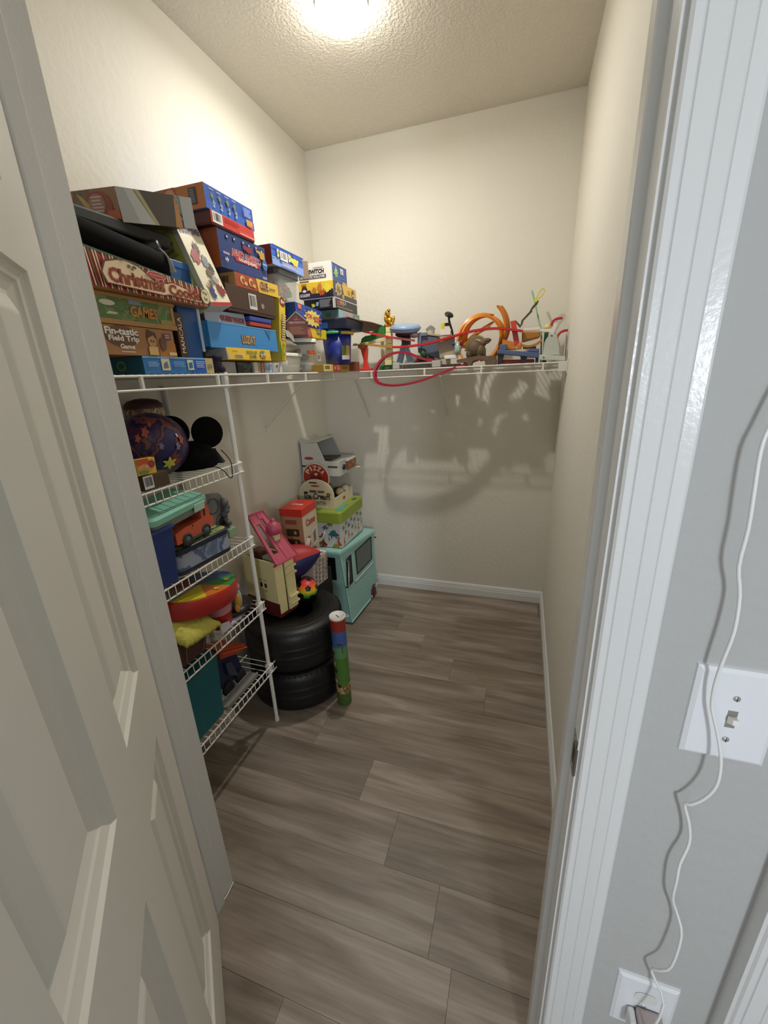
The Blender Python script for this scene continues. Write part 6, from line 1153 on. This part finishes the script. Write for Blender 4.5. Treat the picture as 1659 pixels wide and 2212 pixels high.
MB().tube(sm([(-1.205,2.081,.628),(-1.196,2.074,.592),(-1.170,2.070,.566),(-1.140,2.070,.558),(-1.112,2.071,.572),(-1.098,2.075,.602),(-1.094,2.081,.622)]), .0045, 7).build('rope_handle', [M('EEE8D8', .8)], t)
# ---- ice cream counter
IZ = .7520
t = thing('toy_counter', 'wooden arched toy stand lettered Ice Cream Counter on green lid', 'toy', (-1.15, 2.27, IZ))
IV = M('DCD2B2', .5); ix0, ix1, iy0, iy1 = -1.268, -1.035, 2.128, 2.415
def arch(y0, y1): 
    w = ix1-ix0; c = (ix0+ix1)/2; out = [(ix0,IZ),(ix1,IZ),(ix1,IZ+.065)] + [(c+w/2*math.cos(math.radians(a)), IZ+.065+.115*math.sin(math.radians(a))**.8) for a in range(12,169,12)] + [(ix0,IZ+.065)]
    return MB().prism(out, 1, y0, y1)
arch(iy0, iy0+.009).build('front_panel', [IV], t, bevel=.0012)
arch(iy1-.009, iy1).build('back_panel', [M('C9C3B2', .5)], t, bevel=.0012)
MB().loft([[(ix1-.008,y,IZ) for y in (iy0+.009,iy1-.009)]+[(ix1-.008,iy1-.009,IZ+.075),(ix1-.008,iy1-.035,IZ+.075),(ix1-.008,iy1-.055,IZ+.062),(ix1-.008,iy0+.009,IZ+.062)], [(ix1,y,IZ) for y in (iy0+.009,iy1-.009)]+[(ix1,iy1-.009,IZ+.075),(ix1,iy1-.035,IZ+.075),(ix1,iy1-.055,IZ+.062),(ix1,iy0+.009,IZ+.062)]]).build('side_panel', [IV], t, bevel=.001)
MB().box((ix0,iy0+.009,IZ), (ix0+.008,iy1-.009,IZ+.075)).box((ix0+.008,iy0+.009,IZ), (ix1-.008,iy1-.009,IZ+.006)).build('tray_board', [IV], t)
pi = Print(t, (ix0,iy0,IZ), (ix1-ix0,0,0), (0,0,.18), True)
for k in range(17): u = .04+.057*k; hv = .36+.60*max(0, 1-((u-.5)/.5)**2)**.5*.96; pi.rect(u-.004,.02,u+.004,hv-.03,C('B8A878'))
pi.text('Ice Cream',.16,.30,.90,.52,C('2A2018'),.03,shear=.1,arcv=.02,outline=C('DDD2B0')); pi.text('COUNTER',.30,.13,.78,.26,C('6A5A48'),.02); pi.rect(.33,.55,.52,.63,C('5A4630')); pi.rect(.56,.55,.75,.62,C('6A5236')); pi.star(.22,.53,.07,.06,6,C('3A2618'),.8); pi.star(.86,.5,.07,.07,6,C('8A6234'),.8); pi.ell(.50,.78,.13,.03,C('B0402E')); pi.poly([(.34,.865),(.56,.865),(.56,.915),(.34,.915)],C('3A4434')); pi.done()
ps2 = Print(t, (ix1,iy0+.009,IZ), (0,iy1-iy0-.018,0), (0,0,.065), True); ps2.ell(.5,.5,.07,.16,C('A84A34')); ps2.done()
for c, r_, hx in (((-1.075,2.30,.812),.026,'D8C08A'),((-1.062,2.36,.818),.026,'D9CFBE'),((-1.09,2.20,.785),.024,'C9C0B0'),((-1.11,2.33,.80),.03,'3A3034'),((-1.12,2.25,.79),.026,'4A4050')):
    o = MB().ball(c, r_, 0, 16, 10).build('ice_cream_scoop', [M(hx, .5)], t)
mb = MB(); mb.hexa([(-1.20,2.16,.775),(-1.10,2.16,.79),(-1.10,2.30,.80),(-1.20,2.30,.785),(-1.20,2.16,.79),(-1.10,2.16,.805),(-1.10,2.30,.83),(-1.20,2.30,.81)]); mb.build('dark_packets', [M('3A363A', .4)], t)
MB().tube([(-1.07,2.40,.945),(-1.03,2.43,.943),(-.99,2.46,.940)], [.006,.007,.0065], 8).build('wooden_stick', [M('DACDB0', .5)], t)
# ---- pizza oven toy with sign
OZ = .9365
t = thing('toy_oven', 'white toy pizza oven with hood resting on the ice cream stand', 'toy', (-1.14, 2.33, OZ))
OW = M('CFCFC8', .5)
side = [(-1.275,OZ),(-1.02,OZ),(-1.02,1.022),(-1.115,1.026),(-1.155,1.125),(-1.165,1.140),(-1.275,1.128)]
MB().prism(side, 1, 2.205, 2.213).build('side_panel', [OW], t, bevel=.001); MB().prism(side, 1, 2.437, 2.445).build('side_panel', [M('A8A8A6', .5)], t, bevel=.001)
MB().box((-1.278,2.205,OZ), (-1.270,2.445,1.150)).build('back_panel', [OW], t)
MB().hexa([(-1.275,2.205,1.128),(-1.16,2.205,1.138),(-1.16,2.445,1.138),(-1.275,2.445,1.128),(-1.275,2.205,1.136),(-1.16,2.205,1.146),(-1.16,2.445,1.146),(-1.275,2.445,1.136)]).build('hood_top', [OW], t)
MB().box((-1.270,2.213,1.012), (-1.02,2.437,1.022)).build('deck', [M('B4B4B2', .3)], t)
MB().box((-1.028,2.213,OZ), (-1.02,2.437,1.012)).build('front_panel', [M('C3C5C4', .45)], t)
MB().hexa([(-1.23,2.235,1.0225),(-1.09,2.235,1.0225),(-1.09,2.39,1.0225),(-1.23,2.39,1.0225),(-1.23,2.235,1.028),(-1.09,2.235,1.034),(-1.09,2.39,1.030),(-1.23,2.39,1.026)]).build('dark_tray', [M('3E3E36', .5)], t)
MB().lathe([(.001,.012),(.015,.011),(.017,0)], (-1.0198,2.262,.982), 18, 0, ax=(1,0,0)).build('knob', [M('1E1E1E', .4)], t)
MB().box((-1.02,2.30,.955), (-1.006,2.432,1.010)).build('pizza_card', [A(['8A4A34','9A5A3E','6A3426','B07A4E'], 40)], t)
MB().box((-1.019,2.298,1.010), (-1.004,2.434,1.018)).build('slot_edge', [M('D8D4CA', .4)], t)
ov = Print(t, (-1.275,2.205,OZ), (.255,0,0), (0,0,.21), True); ov.ell(.22,.50,.12,.045,C('A8402E')); ov.rect(.02,.24,.22,.29,C('2A3A30')); ov.rect(.70,.24,.95,.29,C('2E4A38')); ov.done()
t = thing('pizza_sign', 'round red toy sign lettered PIZZA in front of white oven', 'sign', (-1.18, 2.195, .9))
MB().lathe([(.001,0),(.088,0),(.088,.005),(.001,.005)], (-1.178,2.1985,.925), 36, 0, ax=(0,-1,0), smooth=False).build('disc', [M('A8301E', .45)], t)
MB().lathe([(.084,.0052),(.090,.0060),(.092,.003),(.088,0)], (-1.178,2.1985,.925), 36, 0, ax=(0,-1,0), caps=False).build('rim', [M('D8CDBE', .5)], t)
pz = Print(t, (-1.266,2.1935,.837), (.176,0,0), (0,0,.176), True)
for ch_, a in zip('PIZZA', (142,117,92,64,36)):
    v, f, x0, x1, y0, y1 = text_mesh(ch_, .03, 0); pz.k += 1; r0, r1 = .27, .43; w_ = .14 if ch_ != 'I' else .05; pts = []
    for qq in v:
        aa = math.radians(a) - ((qq[0]-x0)/(x1-x0)-.5)*w_/.35; r_ = r0+(r1-r0)*(qq[1]-y0)/(y1-y0); pts.append(pz.P(.5+r_*math.cos(aa), .5+r_*math.sin(aa)))
    pz.t.add(pts, f, pz.mi(pz.tm, C('E3D6C6')))
pz.ell(.5,.5,.22,.20,C('7A1E16')); pz.star(.52,.62,.08,.05,7,C('D8C0B0'),.7,.2); pz.done()
